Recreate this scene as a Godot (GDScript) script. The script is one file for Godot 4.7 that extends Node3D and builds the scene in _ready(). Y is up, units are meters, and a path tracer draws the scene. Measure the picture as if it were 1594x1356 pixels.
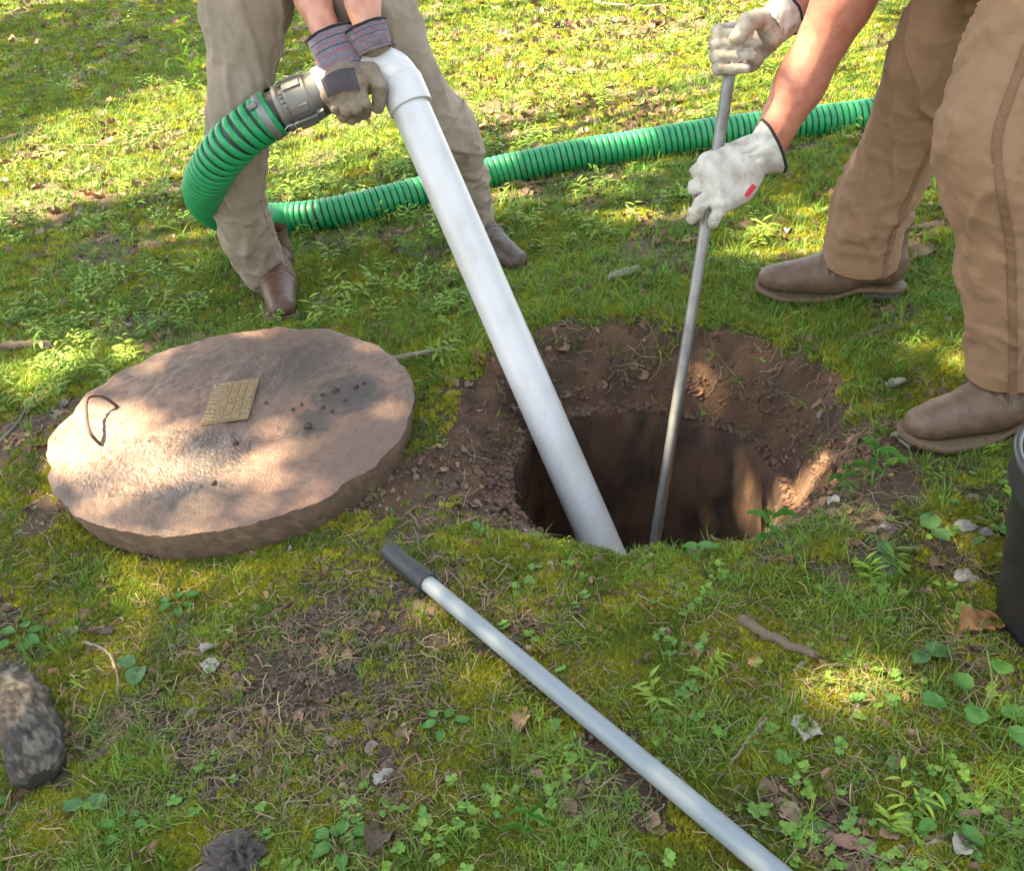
extends Node3D
# Two workers pumping out a tank through an open round shaft on a sloping, mossy lawn under trees.

var names := {}
var rng := RandomNumberGenerator.new()
var noise_big := FastNoiseLite.new()
var noise_mid := FastNoiseLite.new()
var noise_fine := FastNoiseLite.new()
var M := {}

const SHAFT := Vector2(0.26, -1.476)
const SHAFT_R := 0.26
const SHAFT_Y := -0.103
const LID := Vector3(-0.549, -0.005, -1.563)
const SUN := Vector3(-0.70, 0.95, -0.12)
const RIM := [[-180.0, 0.425], [-166.0, 0.409], [-140.0, 0.47], [-122.0, 0.482], [-106.0, 0.5], [-92.0, 0.469], [-74.0, 0.42], [-51.0, 0.39], [-32.0, 0.375], [-13.0, 0.37], [10.0, 0.366], [28.0, 0.376], [44.0, 0.398], [60.0, 0.405], [73.0, 0.4], [86.0, 0.385], [99.0, 0.38], [109.0, 0.38], [122.0, 0.373], [135.0, 0.38], [151.0, 0.418], [173.0, 0.427], [180.0, 0.425]]
const LEG_A := [[Vector3(-0.574,0.757,-2.280),0.125], [Vector3(-0.577,0.699,-2.236),0.111], [Vector3(-0.577,0.653,-2.200),0.099], [Vector3(-0.586,0.592,-2.180),0.086], [Vector3(-0.595,0.530,-2.160),0.075], [Vector3(-0.603,0.466,-2.140),0.070], [Vector3(-0.623,0.391,-2.160),0.067], [Vector3(-0.643,0.312,-2.180),0.067], [Vector3(-0.660,0.246,-2.196),0.068], [Vector3(-0.665,0.206,-2.211),0.063], [Vector3(-0.669,0.151,-2.236),0.064], [Vector3(-0.667,0.080,-2.268),0.064], [Vector3(-0.662,0.017,-2.295),0.061], [Vector3(-0.657,-0.043,-2.320),0.054]]
const LEG_B := [[Vector3(-0.368,0.757,-2.280),0.110], [Vector3(-0.337,0.699,-2.236),0.097], [Vector3(-0.309,0.653,-2.200),0.087], [Vector3(-0.269,0.586,-2.215),0.075], [Vector3(-0.240,0.516,-2.230),0.069], [Vector3(-0.215,0.457,-2.242),0.066], [Vector3(-0.191,0.412,-2.251),0.064], [Vector3(-0.168,0.377,-2.258),0.066], [Vector3(-0.150,0.356,-2.266),0.073], [Vector3(-0.140,0.300,-2.299),0.069], [Vector3(-0.129,0.232,-2.338),0.064], [Vector3(-0.116,0.151,-2.383),0.061], [Vector3(-0.108,0.080,-2.420),0.061]]
const LEG_C := [[Vector3(0.721,0.856,-1.420),0.090], [Vector3(0.723,0.812,-1.404),0.085], [Vector3(0.721,0.767,-1.387),0.077], [Vector3(0.704,0.689,-1.360),0.080], [Vector3(0.694,0.631,-1.350),0.086], [Vector3(0.692,0.597,-1.344),0.087], [Vector3(0.712,0.536,-1.333),0.082], [Vector3(0.740,0.469,-1.332),0.075], [Vector3(0.764,0.396,-1.334),0.073], [Vector3(0.793,0.308,-1.337),0.070], [Vector3(0.818,0.220,-1.340),0.070]]
const LEG_D := [[Vector3(0.717,0.845,-1.580),0.063], [Vector3(0.724,0.788,-1.630),0.064], [Vector3(0.733,0.726,-1.680),0.062], [Vector3(0.734,0.671,-1.710),0.067], [Vector3(0.737,0.613,-1.740),0.072], [Vector3(0.743,0.552,-1.770),0.073], [Vector3(0.747,0.499,-1.794),0.075], [Vector3(0.744,0.420,-1.817),0.075], [Vector3(0.735,0.350,-1.835),0.076], [Vector3(0.735,0.277,-1.852),0.076], [Vector3(0.743,0.196,-1.870),0.079]]
const HAND_A := [Vector3(0.485,0.675,-1.820), Vector3(0.439,0.659,-1.846), Vector3(0.374,0.654,-1.826), Vector3(0.366,0.656,-1.775), Vector3(0.416,0.661,-1.761), Vector3(0.439,0.641,-1.834), Vector3(0.370,0.636,-1.814), Vector3(0.362,0.639,-1.764), Vector3(0.425,0.644,-1.750), Vector3(0.439,0.624,-1.823), Vector3(0.370,0.618,-1.803), Vector3(0.362,0.622,-1.753), Vector3(0.421,0.627,-1.739), Vector3(0.439,0.605,-1.811), Vector3(0.374,0.600,-1.791), Vector3(0.366,0.604,-1.741), Vector3(0.412,0.609,-1.728), Vector3(0.468,0.651,-1.793), Vector3(0.442,0.679,-1.787), Vector3(0.411,0.680,-1.758), Vector3(0.390,0.657,-1.737)]
const HAND_B := [Vector3(0.438,0.465,-1.712), Vector3(0.353,0.458,-1.674), Vector3(0.337,0.440,-1.684), Vector3(0.349,0.422,-1.717), Vector3(0.371,0.417,-1.722), Vector3(0.355,0.438,-1.658), Vector3(0.333,0.416,-1.666), Vector3(0.345,0.396,-1.697), Vector3(0.367,0.391,-1.703), Vector3(0.362,0.417,-1.644), Vector3(0.342,0.395,-1.640), Vector3(0.334,0.377,-1.645), Vector3(0.330,0.362,-1.652), Vector3(0.374,0.400,-1.636), Vector3(0.371,0.381,-1.631), Vector3(0.368,0.365,-1.637), Vector3(0.368,0.354,-1.646), Vector3(0.410,0.465,-1.712), Vector3(0.393,0.456,-1.742), Vector3(0.379,0.445,-1.746), Vector3(0.365,0.434,-1.739)]
const HAND_B_HEEL := [Vector3(0.443,0.454,-1.704), Vector3(0.432,0.429,-1.683), Vector3(0.417,0.410,-1.666), Vector3(0.390,0.398,-1.650)]
const HAND_C := [Vector3(-0.353,0.547,-2.043), Vector3(-0.310,0.530,-1.980), Vector3(-0.299,0.496,-1.954), Vector3(-0.304,0.468,-1.982), Vector3(-0.320,0.456,-2.016), Vector3(-0.329,0.523,-1.969), Vector3(-0.317,0.487,-1.947), Vector3(-0.321,0.464,-1.977), Vector3(-0.337,0.454,-2.014), Vector3(-0.349,0.514,-1.967), Vector3(-0.336,0.482,-1.948), Vector3(-0.340,0.463,-1.976), Vector3(-0.350,0.454,-2.014), Vector3(-0.369,0.509,-1.970), Vector3(-0.357,0.484,-1.956), Vector3(-0.346,0.467,-1.962), Vector3(-0.330,0.456,-1.969), Vector3(-0.326,0.542,-2.036), Vector3(-0.288,0.547,-2.003), Vector3(-0.269,0.520,-1.980), Vector3(-0.276,0.482,-1.979)]
const HAND_D := [Vector3(-0.286,0.589,-2.049), Vector3(-0.285,0.572,-2.115), Vector3(-0.288,0.534,-2.138), Vector3(-0.285,0.517,-2.103), Vector3(-0.287,0.518,-2.074), Vector3(-0.304,0.567,-2.112), Vector3(-0.308,0.529,-2.135), Vector3(-0.305,0.512,-2.100), Vector3(-0.306,0.513,-2.071), Vector3(-0.324,0.563,-2.109), Vector3(-0.327,0.524,-2.132), Vector3(-0.324,0.508,-2.097), Vector3(-0.325,0.509,-2.068), Vector3(-0.343,0.558,-2.106), Vector3(-0.347,0.520,-2.128), Vector3(-0.343,0.503,-2.094), Vector3(-0.345,0.504,-2.065), Vector3(-0.328,0.575,-2.111), Vector3(-0.341,0.570,-2.084), Vector3(-0.345,0.558,-2.064), Vector3(-0.348,0.549,-2.058)]
const ARM_B := [Vector3(0.466,0.475,-1.718), Vector3(0.513,0.582,-1.734), Vector3(0.564,0.718,-1.733), Vector3(0.586,0.789,-1.713)]
const ARM_A := [Vector3(0.487,0.678,-1.826), Vector3(0.531,0.720,-1.871), Vector3(0.620,0.802,-1.948)]
const ARM_C := [Vector3(-0.373,0.585,-2.058), Vector3(-0.416,0.663,-2.132), Vector3(-0.458,0.745,-2.209)]
const ARM_D := [Vector3(-0.293,0.603,-2.041), Vector3(-0.304,0.670,-2.077), Vector3(-0.315,0.749,-2.165)]
const CUFF_B := [Vector3(0.405,0.444,-1.696), Vector3(0.430,0.456,-1.703), Vector3(0.451,0.465,-1.705), Vector3(0.475,0.478,-1.708)]
const CUFF_A := [Vector3(0.462,0.659,-1.808), Vector3(0.497,0.682,-1.828)]
const CUFF_C := [Vector3(-0.341,0.534,-2.027), Vector3(-0.371,0.605,-2.071)]
const CUFF_D := [Vector3(-0.281,0.579,-2.036), Vector3(-0.299,0.626,-2.049)]
const PIPE := [Vector3(-0.231,0.513,-2.035), Vector3(-0.214,0.477,-2.011), Vector3(0.214,-0.328,-1.435)]
const ELBOW := [Vector3(-0.400,0.499,-2.032), Vector3(-0.353,0.519,-2.045), Vector3(-0.313,0.534,-2.054), Vector3(-0.279,0.540,-2.058), Vector3(-0.252,0.535,-2.051), Vector3(-0.231,0.513,-2.035)]
const COUPLING := [Vector3(-0.484,0.467,-2.023), Vector3(-0.442,0.483,-2.027), Vector3(-0.384,0.505,-2.035)]
const HOSE := [Vector3(-0.442,0.483,-2.027), Vector3(-0.484,0.467,-2.023), Vector3(-0.533,0.443,-2.013), Vector3(-0.593,0.401,-2.010), Vector3(-0.653,0.341,-2.043), Vector3(-0.715,0.263,-2.135), Vector3(-0.767,0.154,-2.314), Vector3(-0.786,0.023,-2.587), Vector3(-0.744,-0.054,-2.799)]
const HOSE_GROUND := [Vector3(-0.595,-0.039,-2.815), Vector3(-0.397,-0.010,-2.855), Vector3(-0.198,0.020,-2.921), Vector3(-0.056,0.042,-2.978), Vector3(0.213,0.082,-3.003), Vector3(0.420,0.113,-3.024), Vector3(0.666,0.150,-3.038), Vector3(0.909,0.186,-3.045), Vector3(1.127,0.219,-3.041), Vector3(1.323,0.248,-3.042), Vector3(1.607,0.291,-3.025), Vector3(1.950,0.343,-2.961)]
const ROD := [Vector3(0.398,0.646,-1.782), Vector3(0.389,0.589,-1.751), Vector3(0.282,-0.244,-1.424), Vector3(0.250,-0.518,-1.342)]
const HANDLE := [Vector3(-0.801,-0.023,-1.621), Vector3(-0.824,0.005,-1.615), Vector3(-0.842,0.014,-1.592), Vector3(-0.821,0.009,-1.529), Vector3(-0.802,-0.004,-1.491), Vector3(-0.790,-0.029,-1.492)]
const PLATE_AT := Vector3(-0.564,-0.004,-1.607)
const GLOVE_TAG := Vector3(0.427,0.418,-1.641)
const ELASTIC := [Vector3(-0.389,0.538,-1.980), Vector3(-0.319,0.561,-1.987), Vector3(-0.305,0.524,-1.950), Vector3(-0.371,0.510,-1.945)]
const SUNLIT := [[0.36,-5.43,0.98,2.35], [1.47,-4.27,0.42,1.12], [-0.79,-4.24,0.36,1.34], [-1.91,-4.38,0.62,1.06], [-1.93,-3.73,0.21,0.49], [-1.10,-2.94,0.15,0.23], [-0.19,-4.98,0.18,1.35], [0.74,-3.55,0.21,0.51], [0.97,-2.15,0.09,0.17], [-0.62,-1.42,0.16,0.12], [-0.78,-1.63,0.07,0.06], [-0.96,-1.48,0.09,0.19], [-0.64,-1.15,0.15,0.08], [-0.39,-1.06,0.06,0.04], [0.49,-0.83,0.05,0.04], [-1.23,-2.03,0.14,0.15], [-1.07,-2.17,0.10,0.09], [-4.91,-11.07,0.56,1.07], [0.53,-1.32,0.07,0.11], [-0.40,-1.52,0.05,0.05], [0.37,-1.47,0.17,0.12]]
const TWIGS := [["long grey curved stick in the grass at upper left", 0.0090, [Vector2(-3.630,-6.521), Vector2(-3.590,-6.815), Vector2(-3.490,-7.113), Vector2(-3.112,-7.140)]],
	["pale thin twig between left boot and white pipe", 0.0045, [Vector2(-0.343,-2.011), Vector2(-0.261,-2.056), Vector2(-0.202,-2.110), Vector2(-0.137,-2.145)]],
	["short lichen-spotted stick pointing at the lid's right edge", 0.0070, [Vector2(-0.263,-1.846), Vector2(-0.198,-1.856), Vector2(-0.131,-1.861)]],
	["flat brown stick lying right of the grey pole", 0.0085, [Vector2(0.315,-0.926), Vector2(0.331,-0.903), Vector2(0.358,-0.873), Vector2(0.389,-0.844)]],
	["short grey stick in front of the far boot", 0.0060, [Vector2(0.681,-1.671), Vector2(0.719,-1.694), Vector2(0.765,-1.721)]],
	["thin brown twig beside the pale curled leaf, foreground", 0.0028, [Vector2(0.308,-0.760), Vector2(0.284,-0.737), Vector2(0.253,-0.702)]],
	["slender twig behind the rod, left of far boot", 0.0040, [Vector2(0.487,-2.159), Vector2(0.561,-2.104), Vector2(0.652,-2.075)]],
	["long thin twig along the underside of the green hose", 0.0060, [Vector2(-0.046,-2.953), Vector2(0.108,-2.920), Vector2(0.282,-2.936)]],
	["bent brown twig below the lid at lower left", 0.0028, [Vector2(-0.665,-1.037), Vector2(-0.621,-1.014), Vector2(-0.587,-0.970), Vector2(-0.564,-0.918)]],
	["straight pale straw stick left of the lid", 0.0040, [Vector2(-1.099,-1.664), Vector2(-1.113,-1.811), Vector2(-1.143,-2.014)]],
	["small upright twig beside the rotten log", 0.0024, [Vector2(-0.628,-0.939), Vector2(-0.621,-0.897), Vector2(-0.595,-0.843)]],
	["thin twig near the sunlit patch at right", 0.0026, [Vector2(0.440,-0.796), Vector2(0.420,-0.769), Vector2(0.398,-0.738)]],
	["grey twig end in the bottom left corner", 0.0032, [Vector2(-0.640,-0.693), Vector2(-0.638,-0.720), Vector2(-0.636,-0.752)]],
	["grey twig under clover in the bottom right corner", 0.0035, [Vector2(0.429,-0.586), Vector2(0.467,-0.586), Vector2(0.505,-0.586)]],
	["thick pinkish stick lying in weeds left of the lid", 0.0140, [Vector2(-1.317,-2.160), Vector2(-1.235,-2.155), Vector2(-1.176,-2.131)]],
	["pale straw stalk crossing the sunlit patch by the bucket", 0.0016, [Vector2(0.568,-0.918), Vector2(0.578,-0.886), Vector2(0.575,-0.864), Vector2(0.549,-0.840)]],
	["long dry stem lying in the upper left band of sun", 0.0060, [Vector2(-2.506,-4.372), Vector2(-2.169,-4.395), Vector2(-1.768,-4.239)]],
	["bleached twig in the sunny grass at top centre", 0.0100, [Vector2(0.497,-6.144), Vector2(0.745,-5.793), Vector2(0.904,-5.767)]]]
const DEAD_LEAVES := [["large curled orange-brown leaf against the bucket", Vector2(0.602,-0.871), 0.062, 0.80, 20.0, 0.55, 0],
	["pale grey curled leaf lying right of the pole", Vector2(0.347,-0.736), 0.042, 0.80, 70.0, 0.80, 2],
	["pale grey ragged leaf on the shaft's right lip", Vector2(0.705,-1.484), 0.048, 0.60, 30.0, 0.70, 2],
	["grey leaf propped at the near boot's toe", Vector2(0.653,-1.308), 0.045, 0.60, 110.0, 0.80, 2],
	["brown crumpled leaf beside the middle of the pole", Vector2(0.012,-0.805), 0.040, 0.60, 80.0, 0.80, 1],
	["grey folded leaf below the lid", Vector2(-0.448,-0.993), 0.034, 0.70, 60.0, 0.70, 2],
	["grey flat leaf just under the folded one", Vector2(-0.440,-0.956), 0.034, 0.70, 100.0, 0.30, 2],
	["reddish brown leaf left of the white pipe", Vector2(-0.139,-2.064), 0.065, 0.55, 80.0, 0.60, 1],
	["dull brown leaf by the pale twig's tip", Vector2(-0.160,-2.216), 0.055, 0.50, 10.0, 0.50, 1],
	["dark brown leaf clump near the bottom edge", Vector2(-0.152,-0.648), 0.050, 0.60, 70.0, 0.90, 3],
	["rust-brown leaf in the grass at mid left", Vector2(-1.583,-3.467), 0.075, 0.50, 5.0, 0.60, 0],
	["pale dry leaf heap remnant behind the shaft", Vector2(0.276,-2.126), 0.085, 0.50, 20.0, 0.60, 2],
	["dry tan leaf under the hose at centre", Vector2(0.006,-2.935), 0.085, 0.30, 15.0, 0.40, 1],
	["small orange leaf scrap right of the pole", Vector2(0.314,-0.853), 0.020, 0.80, 80.0, 0.40, 0],
	["grey crumbly leaf in the bottom right corner", Vector2(0.463,-0.574), 0.030, 0.90, 40.0, 0.90, 2],
	["pale leaf in the mud at lower centre left", Vector2(-0.156,-0.730), 0.030, 0.70, 50.0, 0.80, 2],
	["tan leaf left of the lower white glove's rod", Vector2(0.450,-2.270), 0.060, 0.45, 10.0, 0.40, 1],
	["tan leaf flat between rod and far boot", Vector2(0.607,-2.327), 0.055, 0.50, 10.0, 0.30, 1],
	["white-grey leaf scrap on moss left of far trouser hem", Vector2(0.700,-2.271), 0.040, 0.50, 70.0, 0.60, 2],
	["dark dead leaf by the log stub", Vector2(-0.577,-0.827), 0.034, 0.60, 120.0, 0.90, 3],
	["brown leaf scrap at the foot of the lid's left side", Vector2(-0.654,-1.060), 0.030, 0.60, 170.0, 0.50, 1],
	["dark leaf cluster at upper left", Vector2(-2.658,-7.152), 0.160, 0.60, 15.0, 0.90, 3],
	["dry leaf in the sunlit gap behind the right worker", Vector2(0.951,-2.027), 0.070, 0.50, 30.0, 0.50, 1],
	["pale leaf near the bleached stones by the bucket", Vector2(0.595,-0.997), 0.026, 0.80, 30.0, 0.60, 1],
	["grey-brown leaf scrap in the bottom right grass", Vector2(0.397,-0.593), 0.022, 0.90, 10.0, 0.30, 1]]
const BARK := [["flat brown piece of bark below the lid", Vector2(-0.643,-1.058), 0.042, 0.017, -12.0, 0],
	["reddish flake of bark at the bottom right", Vector2(0.359,-0.588), 0.040, 0.022, -25.0, 1],
	["broken wood chunk in front of the far boot", Vector2(0.766,-1.724), 0.062, 0.018, -35.0, 0],
	["pinkish rotten wood piece behind the trouser legs", Vector2(1.014,-2.203), 0.100, 0.030, 12.0, 1],
	["small reddish bark chip among clover at right", Vector2(0.485,-0.610), 0.022, 0.010, 5.0, 1]]
const STONES := [["smooth oval grey pebble right of the shaft", Vector2(0.533,-0.997), 0.013, 0],
	["pale lichen-white stone left of the bucket", Vector2(0.663,-1.071), 0.014, 1],
	["small grey stone beside the lichen-white one", Vector2(0.687,-1.059), 0.012, 0],
	["crusty white lichen lump near the bucket", Vector2(0.622,-0.966), 0.016, 1],
	["round reddish-grey pebble at the bottom edge", Vector2(0.465,-0.581), 0.010, 2]]
const PLANTS := [["tiny two-leaf seedling on the shaft's front lip", Vector2(0.274,-1.077), "pair", 0.034, 20.0],
	["tall narrow-leaved seedling at the shaft's front right", Vector2(0.372,-1.078), "cane", 0.065, -10.0],
	["bright cane-like sprout on the shaft's right lip", Vector2(0.567,-1.220), "cane", 0.070, 40.0],
	["second cane-like sprout just left of the near toe", Vector2(0.526,-1.202), "cane", 0.050, 150.0],
	["lobed round-leaved plant at the lower right edge", Vector2(0.540,-0.729), "lobed", 0.060, 10.0],
	["tall yellow-green weed stalk beside the left worker", Vector2(-1.641,-5.017), "weed", 0.420, 0.0],
	["dark heart-shaped leaf below the lid", Vector2(-0.545,-0.952), "heart", 0.030, 80.0],
	["five-leaved green plant under the lid's front edge", Vector2(-0.541,-1.114), "rosette", 0.026, 0.0],
	["pair of bright leaves at the left edge below the lid", Vector2(-0.770,-1.056), "rosette", 0.030, 60.0],
	["yellow-green sprout in the bare soil left of the shaft", Vector2(-0.058,-1.197), "pair", 0.024, 70.0],
	["two heart-shaped leaves at lower left", Vector2(-0.527,-0.729), "heart", 0.026, 20.0],
	["grey-green arrow-shaped leaf right of the shaft", Vector2(0.531,-1.008), "heart", 0.030, 140.0],
	["upright violet leaf right of the shaft", Vector2(0.606,-1.066), "heart", 0.032, -60.0],
	["broad spotted leaf at the bottom edge right of the pole", Vector2(0.299,-0.599), "broad", 0.060, -15.0],
	["large dark leaf leaning on the green hose", Vector2(0.442,-2.925), "broad", 0.130, 30.0],
	["bright sunlit round leaf in the patch by the bucket", Vector2(0.523,-0.832), "heart", 0.028, 10.0],
	["light green rosette in front of the hole, left of pole", Vector2(-0.089,-0.810), "rosette", 0.024, 30.0],
	["three-leaf seedling at the bottom, left of the pole", Vector2(0.010,-0.641), "cane", 0.050, 30.0],
	["leafy violet rosette at bottom centre left", Vector2(-0.198,-0.642), "rosette", 0.028, 10.0],
	["small violet rosette at the lower left corner", Vector2(-0.469,-0.689), "rosette", 0.022, 40.0],
	["glossy leaf pair near the bottom right corner", Vector2(0.457,-0.604), "rosette", 0.028, 90.0],
	["broad pale leaf at the right edge beside the lobed plant", Vector2(0.588,-0.733), "broad", 0.050, 100.0]]

func make_materials() -> void:
	var grit := noise_texture(0.06, [grey(0.5), grey(0.78), grey(0.86), grey(1.0)], 512, 5, 2)
	var speck := noise_texture(0.16, [grey(0.62), grey(0.84), grey(1.0)], 512, 4, 5)
	var rough_n := normal_texture(0.07, 6.0, 512, 5, 4)
	var fine_n := normal_texture(0.15, 3.0, 512, 4, 6)
	M.ground = tinted(0.95, grit, 5.0, rough_n, 1.2)
	M.riser = tinted(0.8, grit, 6.0, rough_n, 1.0)
	M.sludge = mat(lin(0.015, 0.012, 0.009), 0.12)
	M.canopy = tinted(0.55)
	M.canopy.albedo_color = lin(0.05, 0.085, 0.02)
	M.canopy.backlight = Color(0.55, 0.75, 0.2)
	M.canopy.backlight_enabled = true
	M.bark = mat(lin(0.11, 0.085, 0.065), 0.95, grit, 3.0, rough_n, 1.5)
	M.lid = tinted(0.6, noise_texture(0.2, [grey(0.55), grey(0.80), grey(0.84), grey(0.9), grey(1.0)], 512, 3, 15), 5.0, rough_n, 0.7)
	M.lid_damp = tinted(0.22, noise_texture(0.2, [grey(0.55), grey(0.80), grey(0.84), grey(0.9), grey(1.0)], 512, 3, 15), 5.0, normal_texture(0.16, 7.0, 512, 4, 16), 0.7)
	M.rust = mat(lin(0.075, 0.04, 0.03), 0.85, speck, 20.0, fine_n, 0.8)
	M.brass = mat(lin(0.33, 0.225, 0.12), 0.65, speck, 14.0, fine_n, 0.4)
	M.brass.metallic = 0.35
	M.brass_letters_lit = mat(lin(0.45, 0.315, 0.165), 0.55, speck, 14.0)  # same brass, paler than the plate: light on the relief put into the colour
	M.brass_letters_lit.metallic = 0.35
	M.wet_soil = mat(lin(0.055, 0.04, 0.032), 0.5, grit, 14.0, rough_n, 1.4)
	M.mud = mat(lin(0.27, 0.205, 0.15), 0.9)
	M.hose_black = mat(lin(0.012, 0.014, 0.013), 0.5)
	M.hose_green = mat(lin(0.008, 0.28, 0.09), 0.45, noise_texture(0.02, [grey(0.78), grey(0.95), grey(1.0)], 256, 3, 8), 6.0)
	M.alloy = mat(lin(0.27, 0.26, 0.235), 0.5, speck, 10.0, fine_n, 0.3)
	M.alloy.metallic = 0.6
	M.alloy_dull = mat(lin(0.20, 0.21, 0.20), 0.5)
	M.alloy_dull.metallic = 0.5
	M.steel = mat(lin(0.5, 0.5, 0.49), 0.3)
	M.steel.metallic = 0.9
	var stain := noise_texture(0.015, [grey(0.7), grey(0.88), grey(0.95), grey(1.0)], 256, 5, 9)
	M.steel_rod = mat(lin(0.26, 0.255, 0.24), 0.48, stain, 5.0, fine_n, 0.15)
	M.steel_rod.metallic = 0.75
	M.pvc = mat(lin(0.53, 0.53, 0.54), 0.36, noise_texture(0.01, [Color(0.86, 0.84, 0.80), Color(0.97, 0.97, 0.96), Color.WHITE], 256, 4, 12), 3.0)
	M.pole = mat(lin(0.19, 0.22, 0.238), 0.46, noise_texture(0.03, [grey(0.94), grey(0.98), grey(1.0)], 256, 5, 13), 25.0)
	M.rubber = mat(lin(0.035, 0.035, 0.037), 0.55, speck, 20.0, fine_n, 0.4)
	M.hollow = mat(lin(0.012, 0.01, 0.009), 0.9)
	M.bucket = mat(lin(0.022, 0.023, 0.024), 0.42, noise_texture(0.02, [grey(0.55), grey(0.8), grey(1.0)], 512, 5, 14), 4.0, fine_n, 0.25)
	M.bucket_rim = mat(lin(0.030, 0.031, 0.033), 0.36)
	M.straw_leaf = mat(lin(0.50, 0.33, 0.16), 0.8)
	M.log = tinted(0.9, speck, 12.0, rough_n, 1.4)
	var twill := normal_texture(0.25, 2.0, 512, 3, 21)
	var worn := noise_texture(0.05, [grey(0.90), grey(0.96), grey(1.0)], 256, 5, 22)
	M.khaki = mat(lin(0.275, 0.222, 0.168), 0.9, worn, 4.0, twill, 0.5)
	M.brown_twill = mat(lin(0.26, 0.152, 0.083), 0.88, worn, 4.0, twill, 0.5)
	M.brown_seam = mat(lin(0.19, 0.108, 0.058), 0.9, worn, 9.0, twill, 0.8)
	for k in ["khaki", "brown_twill"]:
		M[k].rim_enabled = true
		M[k].rim = 0.25
	var scuff := noise_texture(0.02, [Color(0.6, 0.54, 0.5), Color(0.84, 0.81, 0.78), Color(0.93, 0.91, 0.9), Color.WHITE], 512, 6, 24)
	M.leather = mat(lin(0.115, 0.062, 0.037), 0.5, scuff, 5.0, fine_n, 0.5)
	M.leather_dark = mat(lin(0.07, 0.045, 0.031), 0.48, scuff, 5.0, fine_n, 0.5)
	M.leather_dusty = mat(lin(0.15, 0.098, 0.064), 0.52, scuff, 3.5, fine_n, 0.6)
	M.sole = mat(lin(0.17, 0.115, 0.072), 0.85, scuff, 9.0, fine_n, 0.5)
	M.heel = mat(lin(0.05, 0.04, 0.034), 0.8)
	var blotch := noise_texture(0.012, [Color(0.84, 0.74, 0.70), Color(0.95, 0.92, 0.90), Color.WHITE], 512, 5, 27)
	M.skin_red = mat(lin(0.56, 0.235, 0.165), 0.5, blotch, 5.0, fine_n, 0.25)
	M.skin_pale = mat(lin(0.60, 0.315, 0.23), 0.5, blotch, 5.0, fine_n, 0.25)
	for k in ["skin_red", "skin_pale"]:
		M[k].subsurf_scatter_enabled = true
		M[k].subsurf_scatter_strength = 0.12
	M.shirt_grey = mat(lin(0.11, 0.12, 0.14), 0.95, worn, 5.0, twill, 0.5)
	M.hair_brown = mat(lin(0.06, 0.035, 0.02), 0.7)
	M.hair_dark = mat(lin(0.03, 0.02, 0.014), 0.7)
	M.eye = mat(lin(0.25, 0.25, 0.25), 0.2)
	M.lips = mat(lin(0.40, 0.15, 0.12), 0.5)
	var soiled := noise_texture(0.014, [Color(0.62, 0.57, 0.50), Color(0.88, 0.86, 0.83), Color.WHITE], 512, 5, 29)
	M.glove_tan = mat(lin(0.255, 0.21, 0.16), 0.85, soiled, 5.0, fine_n, 0.7)
	M.glove_grey = mat(lin(0.50, 0.47, 0.41), 0.8, soiled, 6.0, fine_n, 0.6)
	M.glove_white = mat(lin(0.64, 0.64, 0.615), 0.8, soiled, 4.0, fine_n, 0.6)
	M.cuff_white = mat(lin(0.66, 0.67, 0.67), 0.8, soiled, 3.0, fine_n, 0.5)
	M.striped = tinted(0.95, worn, 9.0, twill, 0.7)
	M.black_trim = mat(lin(0.015, 0.015, 0.02), 0.85)
	M.elastic = mat(lin(0.075, 0.062, 0.068), 0.95, worn, 9.0, twill, 0.7)
	M.red_tag = mat(lin(0.55, 0.03, 0.06), 0.7)
	var leafy := func(color: Color, rough: float, through: Color, tint := true) -> StandardMaterial3D:
		var m := tinted(rough) if tint else mat(color, rough, noise_texture(0.03, [Color(0.75, 0.8, 0.7), Color(0.95, 0.96, 0.9), Color.WHITE], 128, 4, 33), 18.0)
		m.backlight_enabled = true
		m.backlight = through
		return m
	M.moss = leafy.call(Color.WHITE, 0.9, Color(0.4, 0.45, 0.1))
	M.grass = leafy.call(Color.WHITE, 0.7, Color(0.5, 0.65, 0.2))
	M.stilt = leafy.call(Color.WHITE, 0.65, Color(0.5, 0.7, 0.18))
	M.clover = leafy.call(Color.WHITE, 0.8, Color(0.4, 0.6, 0.2))
	M.straw = tinted(0.8)
	M.litter = leafy.call(Color.WHITE, 0.8, Color(0.25, 0.2, 0.1))
	M.crumb = tinted(0.95)
	M.leaf_green = leafy.call(lin(0.085, 0.21, 0.035), 0.6, Color(0.45, 0.7, 0.15), false)
	M.leaf_deep = leafy.call(lin(0.065, 0.15, 0.04), 0.55, Color(0.35, 0.6, 0.15), false)
	M.leaf_lime = leafy.call(lin(0.20, 0.28, 0.05), 0.5, Color(0.5, 0.7, 0.15), false)
	M.stem_green = mat(lin(0.15, 0.2, 0.06), 0.6)
	M.leaf_orange = leafy.call(lin(0.40, 0.185, 0.085), 0.7, Color(0.4, 0.25, 0.1), false)
	M.leaf_brown = leafy.call(lin(0.25, 0.145, 0.095), 0.75, Color(0.25, 0.18, 0.1), false)
	M.leaf_grey = leafy.call(lin(0.36, 0.32, 0.29), 0.75, Color(0.2, 0.2, 0.18), false)
	M.leaf_dark = leafy.call(lin(0.10, 0.065, 0.048), 0.7, Color(0.15, 0.1, 0.08), false)
	M.twig_grey = mat(lin(0.21, 0.18, 0.15), 0.9, grit, 16.0, rough_n, 1.0)
	M.twig_brown = mat(lin(0.20, 0.135, 0.09), 0.9, grit, 16.0, rough_n, 1.0)
	M.twig_pale = mat(lin(0.38, 0.32, 0.23), 0.9, grit, 16.0, rough_n, 0.8)
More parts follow.
